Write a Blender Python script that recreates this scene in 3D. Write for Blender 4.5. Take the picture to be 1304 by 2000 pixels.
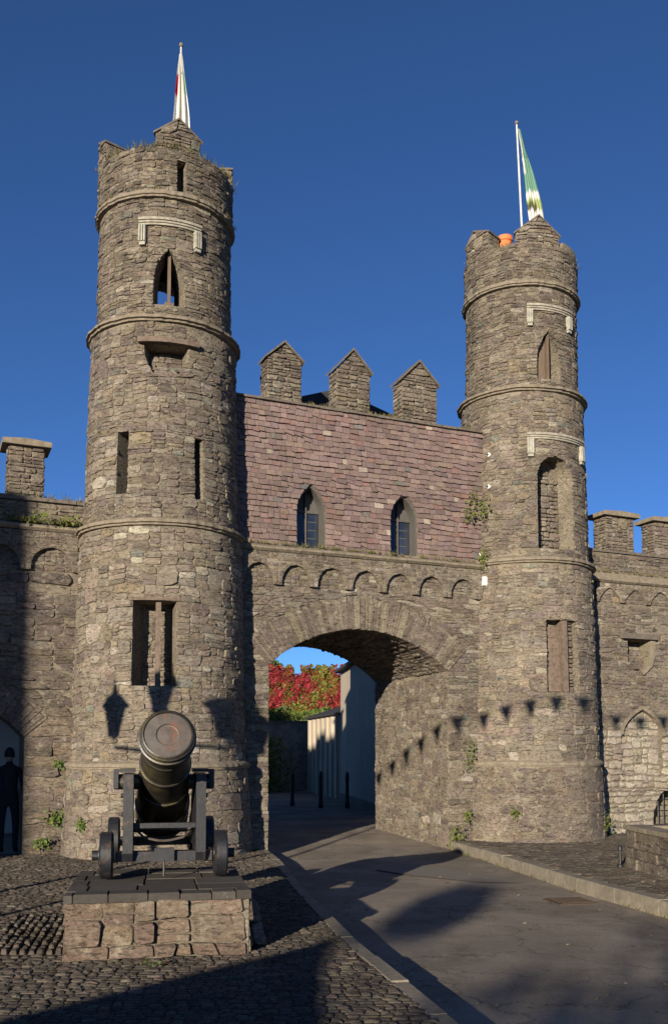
import bpy, bmesh, math, random
from mathutils import Vector, Matrix, noise
R_ = math.radians
scene = bpy.context.scene
for o in list(bpy.data.objects): bpy.data.objects.remove(o)
COL = scene.collection

# ------------------------------------------------------------ camera, sky, sun
F_PX, PITCH, CAM_Z = 1890.0, R_(3.55), 1.7
cam = bpy.data.cameras.new('camera'); cam_o = bpy.data.objects.new('camera', cam); COL.objects.link(cam_o)
cam.sensor_fit = 'VERTICAL'; cam.sensor_height = 36; cam.lens = F_PX / 2000 * 36
cam.shift_x = -43 / 2000; cam.shift_y = 352.75 / 2000
cam.clip_start = .1; cam.clip_end = 3000
cam_o.location = (0, 0, CAM_Z); cam_o.rotation_euler = (math.pi / 2 + PITCH, 0, 0)
scene.camera = cam_o

SUN_AZ, SUN_EL = R_(19.5), R_(11.6)                 # the light travels towards +Y, 19.5 degrees to the right
SD = Vector((math.sin(SUN_AZ), math.cos(SUN_AZ)))   # horizontal direction of travel
SLOPE = math.tan(SUN_EL)
world = bpy.data.worlds.new('World'); scene.world = world; world.use_nodes = True
wn = world.node_tree.nodes; wl = world.node_tree.links
bg = wn['Background']
sky = wn.new('ShaderNodeTexSky'); sky.sky_type = 'NISHITA'; sky.sun_disc = False
sky.sun_elevation = SUN_EL; sky.sun_rotation = math.pi + SUN_AZ
sky.air_density = 0.5; sky.dust_density = 0.0; sky.ozone_density = 5.2; sky.altitude = 0
wl.new(sky.outputs[0], bg.inputs[0]); bg.inputs[1].default_value = 0.083
sun = bpy.data.lights.new('sun', 'SUN'); sun.energy = 5.0; sun.angle = R_(0.42); sun.color = (1.0, .89, .72)
sun_o = bpy.data.objects.new('sun', sun); COL.objects.link(sun_o)
ldir = Vector((SD.x * math.cos(SUN_EL), SD.y * math.cos(SUN_EL), -math.sin(SUN_EL)))
sun_o.rotation_euler = ldir.to_track_quat('-Z', 'Y').to_euler(); sun_o.location = (-8, -20, 12)
vs = scene.view_settings; vs.view_transform = 'Standard'; vs.look = 'None'; vs.exposure = 0.82; vs.gamma = 1
vs.use_curve_mapping = False
scene.render.engine = 'CYCLES'

# ------------------------------------------------------------ castle frame: u along the facade, w inward, z up
LC = Vector((-3.422, 16.894)); DU = Vector((.91315, .407623)); DN = Vector((-.407623, .91315)); UL = 7.558
def W(u, w, z): return Vector((LC.x + DU.x * u + DN.x * w, LC.y + DU.y * u + DN.y * w, z))
def WG(u, w, z): return W(u * .9732 - .1008, w - .45, z * .9732 + .0456)   # gatehouse survey
def WC(u, w, z): return W(u * .9706 - .1106, w - .5, z * .9706 + .05)       # right curtain wall survey
def pix(P):
    Z = P[2] - CAM_Z; c, s = math.cos(PITCH), math.sin(PITCH)
    d = P[1] * c + Z * s
    if d < .2: return None
    v = -P[1] * s + Z * c
    return 695 + F_PX * P[0] / d, 1352.75 - F_PX * v / d, d

# ------------------------------------------------------------ materials
MATS = {}
def mat(name, rough=.9, metal=0.0, spec=.3):
    m = bpy.data.materials.new(name); m.use_nodes = True; MATS[name] = m
    nt = m.node_tree; b = nt.nodes['Principled BSDF']
    b.inputs['Roughness'].default_value = rough; b.inputs['Metallic'].default_value = metal
    b.inputs['Specular IOR Level'].default_value = spec
    return m, nt, b
def noise_n(nt, scale, detail=4, rough=.6, coords=None, dist=0.0):
    n = nt.nodes.new('ShaderNodeTexNoise'); n.inputs['Scale'].default_value = scale
    n.inputs['Detail'].default_value = detail; n.inputs['Roughness'].default_value = rough
    n.inputs['Distortion'].default_value = dist
    if coords is not None: nt.links.new(coords, n.inputs['Vector'])
    return n
def ramp_n(nt, src, stops):
    r = nt.nodes.new('ShaderNodeValToRGB')
    while len(r.color_ramp.elements) < len(stops): r.color_ramp.elements.new(.5)
    for e, (p, c) in zip(r.color_ramp.elements, stops):
        e.position = p; e.color = (c[0], c[1], c[2], 1) if isinstance(c, tuple) else (c, c, c, 1)
    nt.links.new(src, r.inputs[0]); return r
def mix_n(nt, a, b, fac=1.0, mode='MULTIPLY'):
    x = nt.nodes.new('ShaderNodeMix'); x.data_type = 'RGBA'; x.blend_type = mode
    for s, v in ((x.inputs[6], a), (x.inputs[7], b), (x.inputs[0], fac)):
        if hasattr(v, 'is_linked'): nt.links.new(v, s)
        elif isinstance(v, tuple): s.default_value = (v[0], v[1], v[2], 1)
        else: s.default_value = v
    return x.outputs[2]
def bump_n(nt, b, h, strength, dist):
    n = nt.nodes.new('ShaderNodeBump'); n.inputs['Strength'].default_value = strength; n.inputs['Distance'].default_value = dist
    nt.links.new(h, n.inputs['Height']); nt.links.new(n.outputs[0], b.inputs['Normal'])
def pos_n(nt, scale=None):
    g = nt.nodes.new('ShaderNodeNewGeometry')
    if scale is None: return g.outputs['Position']
    m = nt.nodes.new('ShaderNodeMapping'); m.inputs['Scale'].default_value = scale
    nt.links.new(g.outputs['Position'], m.inputs['Vector']); return m.outputs[0]
def tint_n(nt):
    a = nt.nodes.new('ShaderNodeAttribute'); a.attribute_name = 'tint'; return a.outputs['Color']

def surface(name, base, rough=.9, lo=.7, hi=1.2, scale=14, aniso=None, bump=.5, bdist=.02, bscale=40, big=None, lichen=None, metal=0, spec=.3, crack=None, smear=None):
    """noise-mottled surface; base None takes the colour carried by each piece"""
    m, nt, b = mat(name, rough, metal, spec)
    p = pos_n(nt, aniso)
    src = tint_n(nt) if base is None else None
    n = noise_n(nt, scale, 6, .65, p)
    r = ramp_n(nt, n.outputs[0], [(.28, lo), (.72, hi)])
    c = mix_n(nt, src if src is not None else base, r.outputs[0])
    if big:
        n2 = noise_n(nt, big[0], 3, .6, pos_n(nt))
        c = mix_n(nt, c, ramp_n(nt, n2.outputs[0], [(.35, big[1]), (.68, big[2])]).outputs[0])
    if lichen:
        n3 = noise_n(nt, lichen[0], 5, .7, pos_n(nt))
        c = mix_n(nt, c, lichen[1], ramp_n(nt, n3.outputs[0], [(lichen[2], 0.0), (lichen[2] + .12, lichen[3])]).outputs[0], 'MIX')
    if smear:
        n6 = noise_n(nt, smear[0], 6, .7, pos_n(nt, (1, 1, 1.7)), .4)
        c = mix_n(nt, c, smear[1], ramp_n(nt, n6.outputs[0], [(smear[2], 0.0), (smear[2] + .09, smear[3])]).outputs[0], 'MIX')
    if crack:
        n5 = noise_n(nt, crack[0], 6, .75, pos_n(nt, (1, 1, crack[1])), .6)
        c = mix_n(nt, c, ramp_n(nt, n5.outputs[0], [(.40, crack[2]), (.47, 1.0), (.62, 1.0), (.70, crack[3])]).outputs[0])
    nt.links.new(c, b.inputs['Base Color'])
    n4 = noise_n(nt, bscale, 6, .7, p)
    bump_n(nt, b, n4.outputs[0], bump, bdist)
    return m
surface('stone', None, lo=.5, hi=1.42, scale=19, aniso=(1, 1, 2.4), bump=1.0, bdist=.035, bscale=24, big=(1.1, .8, 1.12), lichen=(6.5, (.40, .355, .26), .57, .6), crack=(9, 3.2, .34, 1.6), smear=(3.1, (.255, .218, .162), .54, .75))
surface('pale_rubble', None, lo=.6, hi=1.3, scale=15, aniso=(1, 1, 1.8), bump=.8, bdist=.03, bscale=24, big=(1.1, .8, 1.15), crack=(8, 2.4, .5, 1.4))
surface('mortar', (.27, .228, .168), lo=.5, hi=1.2, scale=14, aniso=(1, 1, 2.2), bump=1.0, bdist=.05, bscale=18, big=(2.2, .75, 1.15), crack=(10, 3.0, .4, 1.35))
surface('slate', None, lo=.75, hi=1.2, scale=22, aniso=(1, 1, 2), bump=.35, bdist=.01, bscale=50, big=(1.3, .85, 1.1), lichen=(7, (.30, .24, .19), .62, .4))
surface('coping', (.12, .10, .082), lo=.6, hi=1.3, scale=12, bump=.6, lichen=(4, (.2, .19, .1), .58, .5))
surface('string_stone', (.20, .165, .122), lo=.6, hi=1.25, scale=12, bump=.7, lichen=(4, (.17, .16, .07), .56, .5))
surface('hood_stone', (.29, .265, .21), lo=.55, hi=1.25, scale=12, bump=.6, bdist=.015, lichen=(8, (.33, .31, .25), .56, .6))
surface('pale_stone', (.34, .325, .27), lo=.55, hi=1.15, scale=10, bump=.3, bdist=.008, lichen=(9, (.3, .28, .2), .6, .5))
surface('red_stone', (.135, .1, .077), lo=.55, hi=1.35, scale=14, bump=.5, bdist=.012)
surface('roof_slate', (.035, .033, .035), rough=.75, lo=.6, hi=1.4, scale=9, bump=.4)
surface('asphalt', (.222, .188, .148), lo=.72, hi=1.25, scale=48, bump=.5, bdist=.008, bscale=120, big=(.8, .72, 1.2), spec=.2, lichen=(2.6, (.135, .118, .098), .57, .5), crack=(1.7, 1.0, .82, 1.12))
surface('asphalt_patch', (.18, .16, .135), lo=.8, hi=1.15, scale=60, bump=.35, bdist=.006, bscale=160, spec=.2)
surface('cobble', None, lo=.6, hi=1.25, scale=30, bump=.5, bdist=.01, bscale=60, big=(1.6, .75, 1.15), spec=.25)
surface('grit', (.07, .06, .045), lo=.5, hi=1.3, scale=30, bump=.8, bdist=.02, bscale=50)
surface('kerb_stone', (.215, .185, .14), lo=.65, hi=1.15, scale=14, bump=.4, bdist=.01, big=(2, .8, 1.1))
surface('iron', (.022, .019, .013), rough=.42, lo=.5, hi=1.8, scale=9, bump=.25, bdist=.01, bscale=70, metal=.0, spec=.6, lichen=(4, (.075, .06, .024), .5, .75))
surface('muzzle_iron', (.07, .058, .05), rough=.5, lo=.55, hi=1.4, scale=8, bump=.25, bdist=.01, bscale=50, spec=.5, lichen=(6, (.13, .055, .03), .52, .8))
surface('black_paint', (.009, .0095, .012), rough=.5, lo=.6, hi=1.7, scale=12, bump=.35, bdist=.008, bscale=45, spec=.5, lichen=(9, (.06, .036, .022), .56, .75))
surface('drain_iron', (.06, .042, .03), rough=.6, lo=.6, hi=1.4, scale=20, bump=.3)
surface('render_wall', (.42, .36, .28), lo=.82, hi=1.06, scale=2.2, aniso=(2.5, 2.5, .35), bump=.2, bdist=.01, big=(.5, .85, 1.08))
surface('pale_render', (.55, .54, .50), lo=.9, hi=1.05, scale=3, bump=.15)
surface('old_wall', (.20, .17, .13), lo=.5, hi=1.3, scale=4, bump=.8, bdist=.05, bscale=9)
surface('terracotta', (.62, .17, .055), lo=.85, hi=1.08, scale=8, bump=.2, rough=.7)
surface('white_paint', (.75, .73, .68), rough=.5, lo=.85, hi=1.05, scale=12, bump=.1)
surface('pole_paint', (.62, .6, .55), rough=.5, lo=.55, hi=1.05, scale=9, bump=.1)
surface('oak', (.13, .093, .066), rough=.8, lo=.6, hi=1.25, scale=9, aniso=(4, 4, .5), bump=.4)
surface('window_timber', (.085, .078, .07), rough=.7, lo=.7, hi=1.2, scale=9, aniso=(4, 4, .6), bump=.2)
surface('dark_cloth', (.008, .009, .012), rough=.95, lo=.8, hi=1.2, scale=9, bump=.2)
surface('skin', (.28, .17, .12), rough=.6, lo=.95, hi=1.05, scale=9, bump=.05)
surface('plaster', (.5, .46, .38), lo=.9, hi=1.05, scale=3, bump=.15)
surface('bark', (.06, .045, .03), lo=.6, hi=1.3, scale=10, aniso=(3, 3, .6), bump=.8)
surface('dirt', (.07, .06, .045), lo=.6, hi=1.3, scale=6, bump=.6)
nt = MATS['asphalt'].node_tree; b = nt.nodes['Principled BSDF']; lk = b.inputs['Base Color'].links[0].from_socket
vn = nt.nodes.new('ShaderNodeTexVoronoi'); vn.feature = 'DISTANCE_TO_EDGE'; vn.inputs['Scale'].default_value = .55
wb = nt.nodes.new('ShaderNodeVectorMath'); wb.operation = 'ADD'; wn_ = noise_n(nt, 1.8, 5, .65, pos_n(nt)); nt.links.new(pos_n(nt), wb.inputs[0]); nt.links.new(wn_.outputs[1], wb.inputs[1]); nt.links.new(wb.outputs[0], vn.inputs['Vector'])
nt.links.new(mix_n(nt, lk, ramp_n(nt, vn.outputs[0], [(.0, .5), (.012, 1.0)]).outputs[0]), b.inputs['Base Color'])
def leaf_mat(name, trans):
    m, nt, b = mat(name, .6, 0, .3)
    nt.links.new(tint_n(nt), b.inputs['Base Color'])
    t = nt.nodes.new('ShaderNodeBsdfTranslucent'); nt.links.new(tint_n(nt), t.inputs[0])
    x = nt.nodes.new('ShaderNodeMixShader'); x.inputs[0].default_value = trans
    nt.links.new(b.outputs[0], x.inputs[1]); nt.links.new(t.outputs[0], x.inputs[2])
    nt.links.new(x.outputs[0], nt.nodes['Material Output'].inputs[0])
leaf_mat('leaf', .25); leaf_mat('flag_cloth', .35)
m, nt, b = mat('glass', .08, 0, .6)
n = noise_n(nt, 3.0, 2, .5, pos_n(nt)); nt.links.new(ramp_n(nt, n.outputs[0], [(.3, (.012, .016, .028)), (.7, (.03, .04, .06))]).outputs[0], b.inputs['Base Color'])
bump_n(nt, b, noise_n(nt, 5, 2, .5, pos_n(nt)).outputs[0], .08, .02)

# ------------------------------------------------------------ object helpers
def tag(o, label=None, cat=None, group=None, kind=None):
    if label: o['label'] = label
    if cat: o['category'] = cat
    if group: o['group'] = group
    if kind: o['kind'] = kind
    return o
def empty(name, loc, label, cat, group=None):
    o = bpy.data.objects.new(name, None); COL.objects.link(o); o.location = loc; o.empty_display_size = .2
    return tag(o, label, cat, group)
def wpos(p):
    return p.location.copy() if p.parent is None else p['_w'] and Vector(p['_w'])
WP = {}
def put(name, verts, faces, m, parent=None, tint=None, smooth=False, centre=True):
    """one mesh object; verts are given in place and re-centred on their own origin"""
    c = Vector((0, 0, 0))
    if centre and verts:
        lo = [min(v[i] for v in verts) for i in range(3)]; hi = [max(v[i] for v in verts) for i in range(3)]
        c = Vector([(lo[i] + hi[i]) / 2 for i in range(3)])
    me = bpy.data.meshes.new(name)
    me.from_pydata([(v[0] - c.x, v[1] - c.y, v[2] - c.z) for v in verts], [], faces)
    if tint is not None:
        a = me.attributes.new('tint', 'FLOAT_COLOR', 'POINT')
        if isinstance(tint, tuple): tint = [tint] * len(verts)
        flat = []
        for t in tint: flat += [t[0], t[1], t[2], 1.0]
        a.data.foreach_set('color', flat)
    if smooth: me.polygons.foreach_set('use_smooth', [True] * len(me.polygons))
    me.materials.append(MATS[m]); me.update()
    o = bpy.data.objects.new(name, me); COL.objects.link(o)
    WP[o.name] = c
    if parent is not None:
        pw = WP[parent.name] if parent.name in WP else Vector(parent.location)
        o.parent = parent; o.location = c - pw
    else: o.location = c
    return o
class MB:
    def __init__(s): s.v = []; s.f = []; s.t = []
    def add(s, v, f, t=None):
        k = len(s.v); s.v += [tuple(x) for x in v]; s.f += [tuple(i + k for i in q) for q in f]
        if t is not None: s.t += [t] * len(v)
        return s
    def put(s, name, m, parent=None, smooth=False):
        return put(name, s.v, s.f, m, parent, s.t if s.t else None, smooth)
    def box(s, fn, x0, x1, y0, y1, z0, z1, t=None):
        v = [fn(x, y, z) for z in (z0, z1) for x, y in ((x0, y0), (x1, y0), (x1, y1), (x0, y1))]
        return s.add(v, [(3, 2, 1, 0), (4, 5, 6, 7), (0, 1, 5, 4), (1, 2, 6, 5), (2, 3, 7, 6), (3, 0, 4, 7)], t)
    def prism(s, pts, fa, fb, t=None):
        n = len(pts)
        return s.add([fa(*p) for p in pts] + [fb(*p) for p in pts],
                     [tuple(range(n))[::-1], tuple(range(n, 2 * n))] + [(i, (i + 1) % n, n + (i + 1) % n, n + i) for i in range(n)], t)
    def tube(s, pts, rad, n=8, t=None):
        pts = [Vector(p) for p in pts]; rs = rad if isinstance(rad, (list, tuple)) else [rad] * len(pts)
        v = []; f = []
        for i, p in enumerate(pts):
            d = (pts[min(i + 1, len(pts) - 1)] - pts[max(i - 1, 0)]).normalized()
            a = d.orthogonal().normalized(); bb = d.cross(a)
            for k in range(n):
                q = 2 * math.pi * k / n; v.append(p + (a * math.cos(q) + bb * math.sin(q)) * rs[i])
        for i in range(len(pts) - 1):
            for k in range(n): f.append((i * n + k, i * n + (k + 1) % n, (i + 1) * n + (k + 1) % n, (i + 1) * n + k))
        f.append(tuple(range(n))[::-1]); f.append(tuple(range((len(pts) - 1) * n, len(pts) * n)))
        return s.add(v, f, t)
    def lathe(s, prof, fn, n=32, t=None, cap=True):
        """prof: (r, h); fn(x, y, h) places"""
        v = [fn(r * math.cos(2 * math.pi * k / n), r * math.sin(2 * math.pi * k / n), h) for r, h in prof for k in range(n)]
        f = [(i * n + k, i * n + (k + 1) % n, (i + 1) * n + (k + 1) % n, (i + 1) * n + k) for i in range(len(prof) - 1) for k in range(n)]
        if cap: f += [tuple(range(n))[::-1], tuple(range((len(prof) - 1) * n, len(prof) * n))]
        return s.add(v, f, t)
ID = lambda x, y, z: Vector((x, y, z))
def crisp(o, a=35):
    o.data.polygons.foreach_set('use_smooth', [True] * len(o.data.polygons)); m = o.modifiers.new('edges', 'EDGE_SPLIT'); m.split_angle = R_(a); return o
def boolean_cut(mb, cutter, name, m, parent):
    """solid mb minus cutter -> one part"""
    def tmp(q, nm):
        me = bpy.data.meshes.new(nm); me.from_pydata(q.v, [], q.f)
        bm = bmesh.new(); bm.from_mesh(me); bmesh.ops.triangulate(bm, faces=[f for f in bm.faces if len(f.verts) > 4])
        bmesh.ops.recalc_face_normals(bm, faces=bm.faces); bm.to_mesh(me); bm.free()
        o = bpy.data.objects.new(nm, me); COL.objects.link(o); return o
    a = tmp(mb, 'tmp_a'); bcut = tmp(cutter, 'tmp_b')
    md = a.modifiers.new('cut', 'BOOLEAN'); md.operation = 'DIFFERENCE'; md.solver = 'EXACT'; md.object = bcut; md.use_self = True
    bpy.context.view_layer.update()
    me = bpy.data.meshes.new_from_object(a.evaluated_get(bpy.context.evaluated_depsgraph_get()))
    v = [tuple(x.co) for x in me.vertices]; f = [tuple(p.vertices) for p in me.polygons]
    bpy.data.objects.remove(a); bpy.data.objects.remove(bcut); bpy.data.meshes.remove(me)
    return put(name, v, f, m, parent)

# ------------------------------------------------------------ rubble masonry
PAL = [((.300, .235, .160), 5), ((.225, .170, .118), 5), ((.255, .212, .160), 5), ((.270, .195, .150), 3), ((.200, .148, .130), 2.2),
       ((.400, .335, .245), 2.2), ((.56, .49, .38), .45), ((.215, .225, .175), .4), ((.320, .235, .135), .7), ((.150, .118, .090), 2.2)]
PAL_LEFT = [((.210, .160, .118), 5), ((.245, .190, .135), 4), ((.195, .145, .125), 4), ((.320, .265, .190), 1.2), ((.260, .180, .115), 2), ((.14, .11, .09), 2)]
PAL_PALE = [((.46, .40, .30), 5), ((.40, .33, .24), 4), ((.33, .27, .20), 3), ((.29, .21, .17), 1)]
PAL_RED = [((.31, .215, .145), 4), ((.26, .17, .12), 4), ((.40, .30, .18), 2), ((.22, .145, .10), 3)]
PAL_VOUS = [((.27, .21, .15), 4), ((.21, .155, .125), 4), ((.33, .27, .18), 2), ((.19, .15, .115), 2)]
PAL_COB = [((.13, .105, .076), 5), ((.10, .08, .058), 4), ((.185, .15, .11), 1.6), ((.08, .065, .05), 3), ((.15, .10, .075), 1)]
PAL_SLATE = [((.225, .158, .145), 9), ((.190, .130, .120), 5), ((.27, .19, .168), 4), ((.24, .17, .138), 3), ((.155, .112, .108), 2), ((.25, .14, .118), 1.5), ((.155, .165, .15), .35), ((.45, .38, .29), .35)]
def pick(pal, rng, sat=.82):
    x = rng.random() * sum(w for _, w in pal)
    for c, w in pal:
        x -= w
        if x <= 0: break
    tw = sum(w for _, w in pal); mean = [sum(q[i] * w for q, w in pal) / tw for i in range(3)]
    c = [c[i] * .7 + mean[i] * .3 for i in range(3)]; gy = sum(c) / 3; c = [(gy + (x - gy) * sat) * .73 for x in c]; k = rng.uniform(.88, 1.12)
    return (c[0] * k, c[1] * k * rng.uniform(.97, 1.03), c[2] * k * rng.uniform(.94, 1.06))
def tone(pal, k): return [((c[0] * k, c[1] * k, c[2] * k * (.97 if k < 1 else 1.0)), w) for c, w in pal]
def opening(z0, z1, iv, breaks=()): return dict(z0=z0, z1=z1, iv=iv, br=list(breaks))
def fill(left, right, z0, z1, opens, rng, band=(.16, .34), hmax=.15, wmax=.46, hmin=.05, breaks=()):
    """quads (four (u, z) corners) of random rubble over a field with openings"""
    zs = {z0, z1, *breaks}
    for o in opens:
        for z in [o['z0'], o['z1']] + o['br']:
            if z0 < z < z1: zs.add(z)
    zs = sorted(zs); bands = []
    for a, b_ in zip(zs, zs[1:]):
        z = a
        while b_ - z > band[1] * 1.3:
            h = rng.uniform(*band); bands.append((z, z + h)); z += h
        if b_ - z > .012: bands.append((z, b_))
    out = []
    for a, b_ in bands:
        mid = (a + b_) / 2; obs = []
        for o in opens:
            if o['z0'] < mid < o['z1']:
                e = 1e-4; obs.append((o['iv'](max(a, o['z0']) + e), o['iv'](min(b_, o['z1']) - e)))
        obs.sort(key=lambda q: q[0][0])
        spans = []; la, lb = left(a + 1e-4), left(b_ - 1e-4)
        for (ia, ib) in obs:
            spans.append((la, lb, ia[0], ib[0])); la, lb = ia[1], ib[1]
        spans.append((la, lb, right(a + 1e-4), right(b_ - 1e-4)))
        for (la, lb, ra, rb) in spans:
            Wd = ((ra - la) + (rb - lb)) / 2; H = b_ - a
            if Wd < .03: continue
            def emit(s0, s1, t0, t1, j0, j1):
                def P(s, t):
                    l = la + (lb - la) * t; r = ra + (rb - ra) * t
                    return (l + (r - l) * s, a + H * t)
                out.append([P(s0 - j0 * (s0 > 1e-6), t0), P(s1 - j1 * (s1 < 1 - 1e-6), t0), P(s1 + j1 * (s1 < 1 - 1e-6), t1), P(s0 + j0 * (s0 > 1e-6), t1)])
            def split(s0, s1, t0, t1, j0, j1, dep=0):
                w = (s1 - s0) * Wd; h = (t1 - t0) * H
                k = rng.uniform(.7, 1.3)
                if rng.random() < .1 and w < wmax * 1.1 and h < .36 and w > .8 * h: k = 4
                if w > wmax * k or w > 7 * h:
                    s = s0 + (s1 - s0) * rng.uniform(.33, .67); j = rng.uniform(-.02, .02) / Wd
                    split(s0, s, t0, t1, j0, j, dep + 1); split(s, s1, t0, t1, j, j1, dep + 1)
                elif h > hmax * k and h > 2 * hmin:
                    t = t0 + (t1 - t0) * rng.uniform(.35, .65)
                    split(s0, s1, t0, t, j0, 0 if dep else 0, dep + 1); split(s0, s1, t, t1, 0, 0, dep + 1)
                else: emit(s0, s1, t0, t1, j0 if abs(j0) < w / Wd / 3 else 0, j1 if abs(j1) < w / Wd / 3 else 0)
            split(0, 1, 0, 1, 0, 0)
    return out
def warp_f(u, z, k):
    a = noise.noise(Vector((u * 1.7, z * 1.3, 3.1))); b_ = noise.noise(Vector((u * 6.5, z * 8.0, 9.7))); c = noise.noise(Vector((u * 7.5, z * 6.5, 21.3)))
    return u + k * .62 * c, z + k * (a + .55 * b_)
def stone_mesh(q, P, rng, gap=.008, proud=(.004, .03), bevel=.016, base=-.03, warp=0.0, rnd=.42, tilt=.12, step=.1):
    """one irregular stone from a (u, z) quad through the surface map P(u, z, depth)"""
    cu = sum(p[0] for p in q) / 4; cz = sum(p[1] for p in q) / 4
    w = abs(q[1][0] - q[0][0]); h = abs(q[3][1] - q[0][1])
    g = min(gap * rng.uniform(.5, 1.5), .2 * min(w, h))
    c = [(u + (g if u < cu else -g), z + (g if z < cz else -g)) for u, z in q]
    out = []
    for i in range(4):
        p, nx, pv = c[i], c[(i + 1) % 4], c[i - 1]
        L1 = math.dist(p, nx); L0 = math.dist(p, pv); lim = min(L0, L1)
        k0 = rng.uniform(.08, rnd) * lim / max(L0, 1e-5); k1 = rng.uniform(.08, rnd) * lim / max(L1, 1e-5)
        out.append((p[0] + (pv[0] - p[0]) * k0, p[1] + (pv[1] - p[1]) * k0))
        out.append((p[0] + (nx[0] - p[0]) * k1, p[1] + (nx[1] - p[1]) * k1))
        m = min(2, int(L1 / step) - 1) if L1 > step * 1.6 else 0
        for k in range(m):
            t = (k + 1) / (m + 1) * .7 + .15; jj = rng.uniform(-.7, .5) * g
            sg = 1 if (i in (0, 3)) else -1
            out.append((p[0] + (nx[0] - p[0]) * t + (0 if i % 2 == 0 else -sg * jj * -1), p[1] + (nx[1] - p[1]) * t + (sg * jj if i % 2 == 0 else 0)))
    if warp:
        out = [warp_f(u, z, warp) for u, z in out]; cu, cz = warp_f(cu, cz, warp)
    n = len(out); pr = proud[0] + (proud[1] - proud[0]) * rng.random() ** 1.8; tu, tz = rng.uniform(-tilt, tilt), rng.uniform(-tilt, tilt)
    v = [P(u, z, base) for u, z in out]; v += [P(u, z, pr * .35) for u, z in out]
    for u, z in out:
        L = math.dist((u, z), (cu, cz)); k = min(.35, bevel * rng.uniform(.6, 1.5) / max(L, 1e-4))
        uu, zz = u + (cu - u) * k, z + (cz - z) * k
        v.append(P(uu, zz, max(pr * .4, pr + (uu - cu) * tu + (zz - cz) * tz + rng.uniform(-.004, .004))))
    v.append(P(cu + rng.uniform(-.15, .15) * w, cz + rng.uniform(-.15, .15) * h, pr + rng.uniform(-.002, .01)))
    f = [(i + k * n, (i + 1) % n + k * n, (i + 1) % n + (k + 1) * n, i + (k + 1) * n) for k in (0, 1) for i in range(n)]
    f += [(2 * n + i, 2 * n + (i + 1) % n, 3 * n) for i in range(n)]
    return v, f, w * h
def masonry(quads, P, rng, pal, acc=None, **kw):
    acc = [] if acc is None else acc
    for q in quads:
        v, f, ar = stone_mesh(q, P, rng, **kw)
        c = v[-1]; a = pix(c); sc = 0
        if a and -20 < a[0] < 1324 and -20 < a[1] < 2020:
            nrm = (v[f[-1][1]] - v[f[-1][0]]).cross(v[-1] - v[f[-1][0]])
            view = Vector((0, 0, CAM_Z)) - c
            fc = abs(nrm.normalized().dot(view.normalized())) if nrm.length > 0 else .5
            mid = P(sum(p[0] for p in q) / 4, sum(p[1] for p in q) / 4, 1.0) - c
            sc = ar * fc / a[2] ** 2 if mid.dot(view) > 0 else 0
        acc.append((sc, v, f, pick(pal, rng)))
    return acc
def lay(stones, parent, name, rest, m, limit=300):
    stones = sorted(stones, key=lambda s: -s[0])
    for sc, v, f, t in stones[:limit]: put(name, v, f, m, parent, t)
    if len(stones) > limit:
        mb = MB()
        for sc, v, f, t in stones[limit:]: mb.add(v, f, t)
        tag(mb.put(rest, m, parent), kind='stuff')

# ------------------------------------------------------------ leaves
GREENS = [(.07, .12, .02), (.10, .15, .03), (.05, .09, .018), (.13, .16, .04)]
DRY = [(.16, .13, .05), (.12, .11, .04), (.10, .12, .03), (.19, .15, .07)]
def leaves(mb, pts, size, cols, rng, normal=None, spread=1.0):
    for p in pts:
        a = Vector((rng.gauss(0, 1), rng.gauss(0, 1), rng.gauss(0, 1)))
        if normal is not None: a = normal * 1.2 + a * spread * .6
        a.normalize(); x = a.orthogonal().normalized(); x.rotate(Matrix.Rotation(rng.uniform(0, 6.28), 3, a)); y = a.cross(x)
        s = size * rng.uniform(.6, 1.3); p = Vector(p)
        mb.add([p - x * s * .5, p + y * s * .38 + a * s * .1, p + x * s * .6, p - y * s * .38 + a * s * .1], [(0, 1, 2), (0, 2, 3)], rng.choice(cols))
def blades(mb, p, n, h, rng, cols, lean=.5, out=Vector((0, 0, 0))):
    p = Vector(p)
    for _ in range(n):
        b0 = p + Vector((rng.gauss(0, .03), rng.gauss(0, .03), 0)); hh = h * rng.uniform(.4, 1.2)
        t = b0 + Vector((rng.gauss(0, lean), rng.gauss(0, lean), 1)) * hh + out * hh
        s = Vector((rng.gauss(0, 1), rng.gauss(0, 1), 0)).normalized() * .006
        mm = (b0 + t) / 2 + Vector((0, 0, hh * .12))
        mb.add([b0 - s, b0 + s, mm + s * .8, t, mm - s * .8], [(0, 1, 2, 4), (4, 2, 3)], rng.choice(cols))

# ============================================================ THE SETTING
def gz(w):
    if w < -1: return -.18
    if w < 3.3: return -.18 + (w + 1) / 4.3 * .21
    return .03 + min((w - 3.3) / 9, 1) * .06
mb = MB(); us = [-60, -30, -15, -8] + [-6 + i * .8 for i in range(26)] + [18, 30, 60]
ws = [-60, -40, -25, -18] + [-15 + i * .7 for i in range(40)] + [16, 22, 30, 40, 60]
rng = random.Random(3)
for w in ws:
    for u in us: mb.v.append(tuple(W(u, w, gz(w) + .012 * noise.noise(Vector((u * .5, w * .5, 0))))))
nu = len(us)
mb.f = [(j * nu + i, j * nu + i + 1, (j + 1) * nu + i + 1, (j + 1) * nu + i) for j in range(len(ws) - 1) for i in range(nu - 1)]
tag(mb.put('road', 'asphalt', smooth=True), kind='structure')
mb = MB(); mb.add([(-900, -900, -.45), (900, -900, -.45), (900, 900, -.45), (-900, 900, -.45)], [(0, 1, 2, 3)])
tag(mb.put('ground', 'dirt'), kind='structure')

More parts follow.
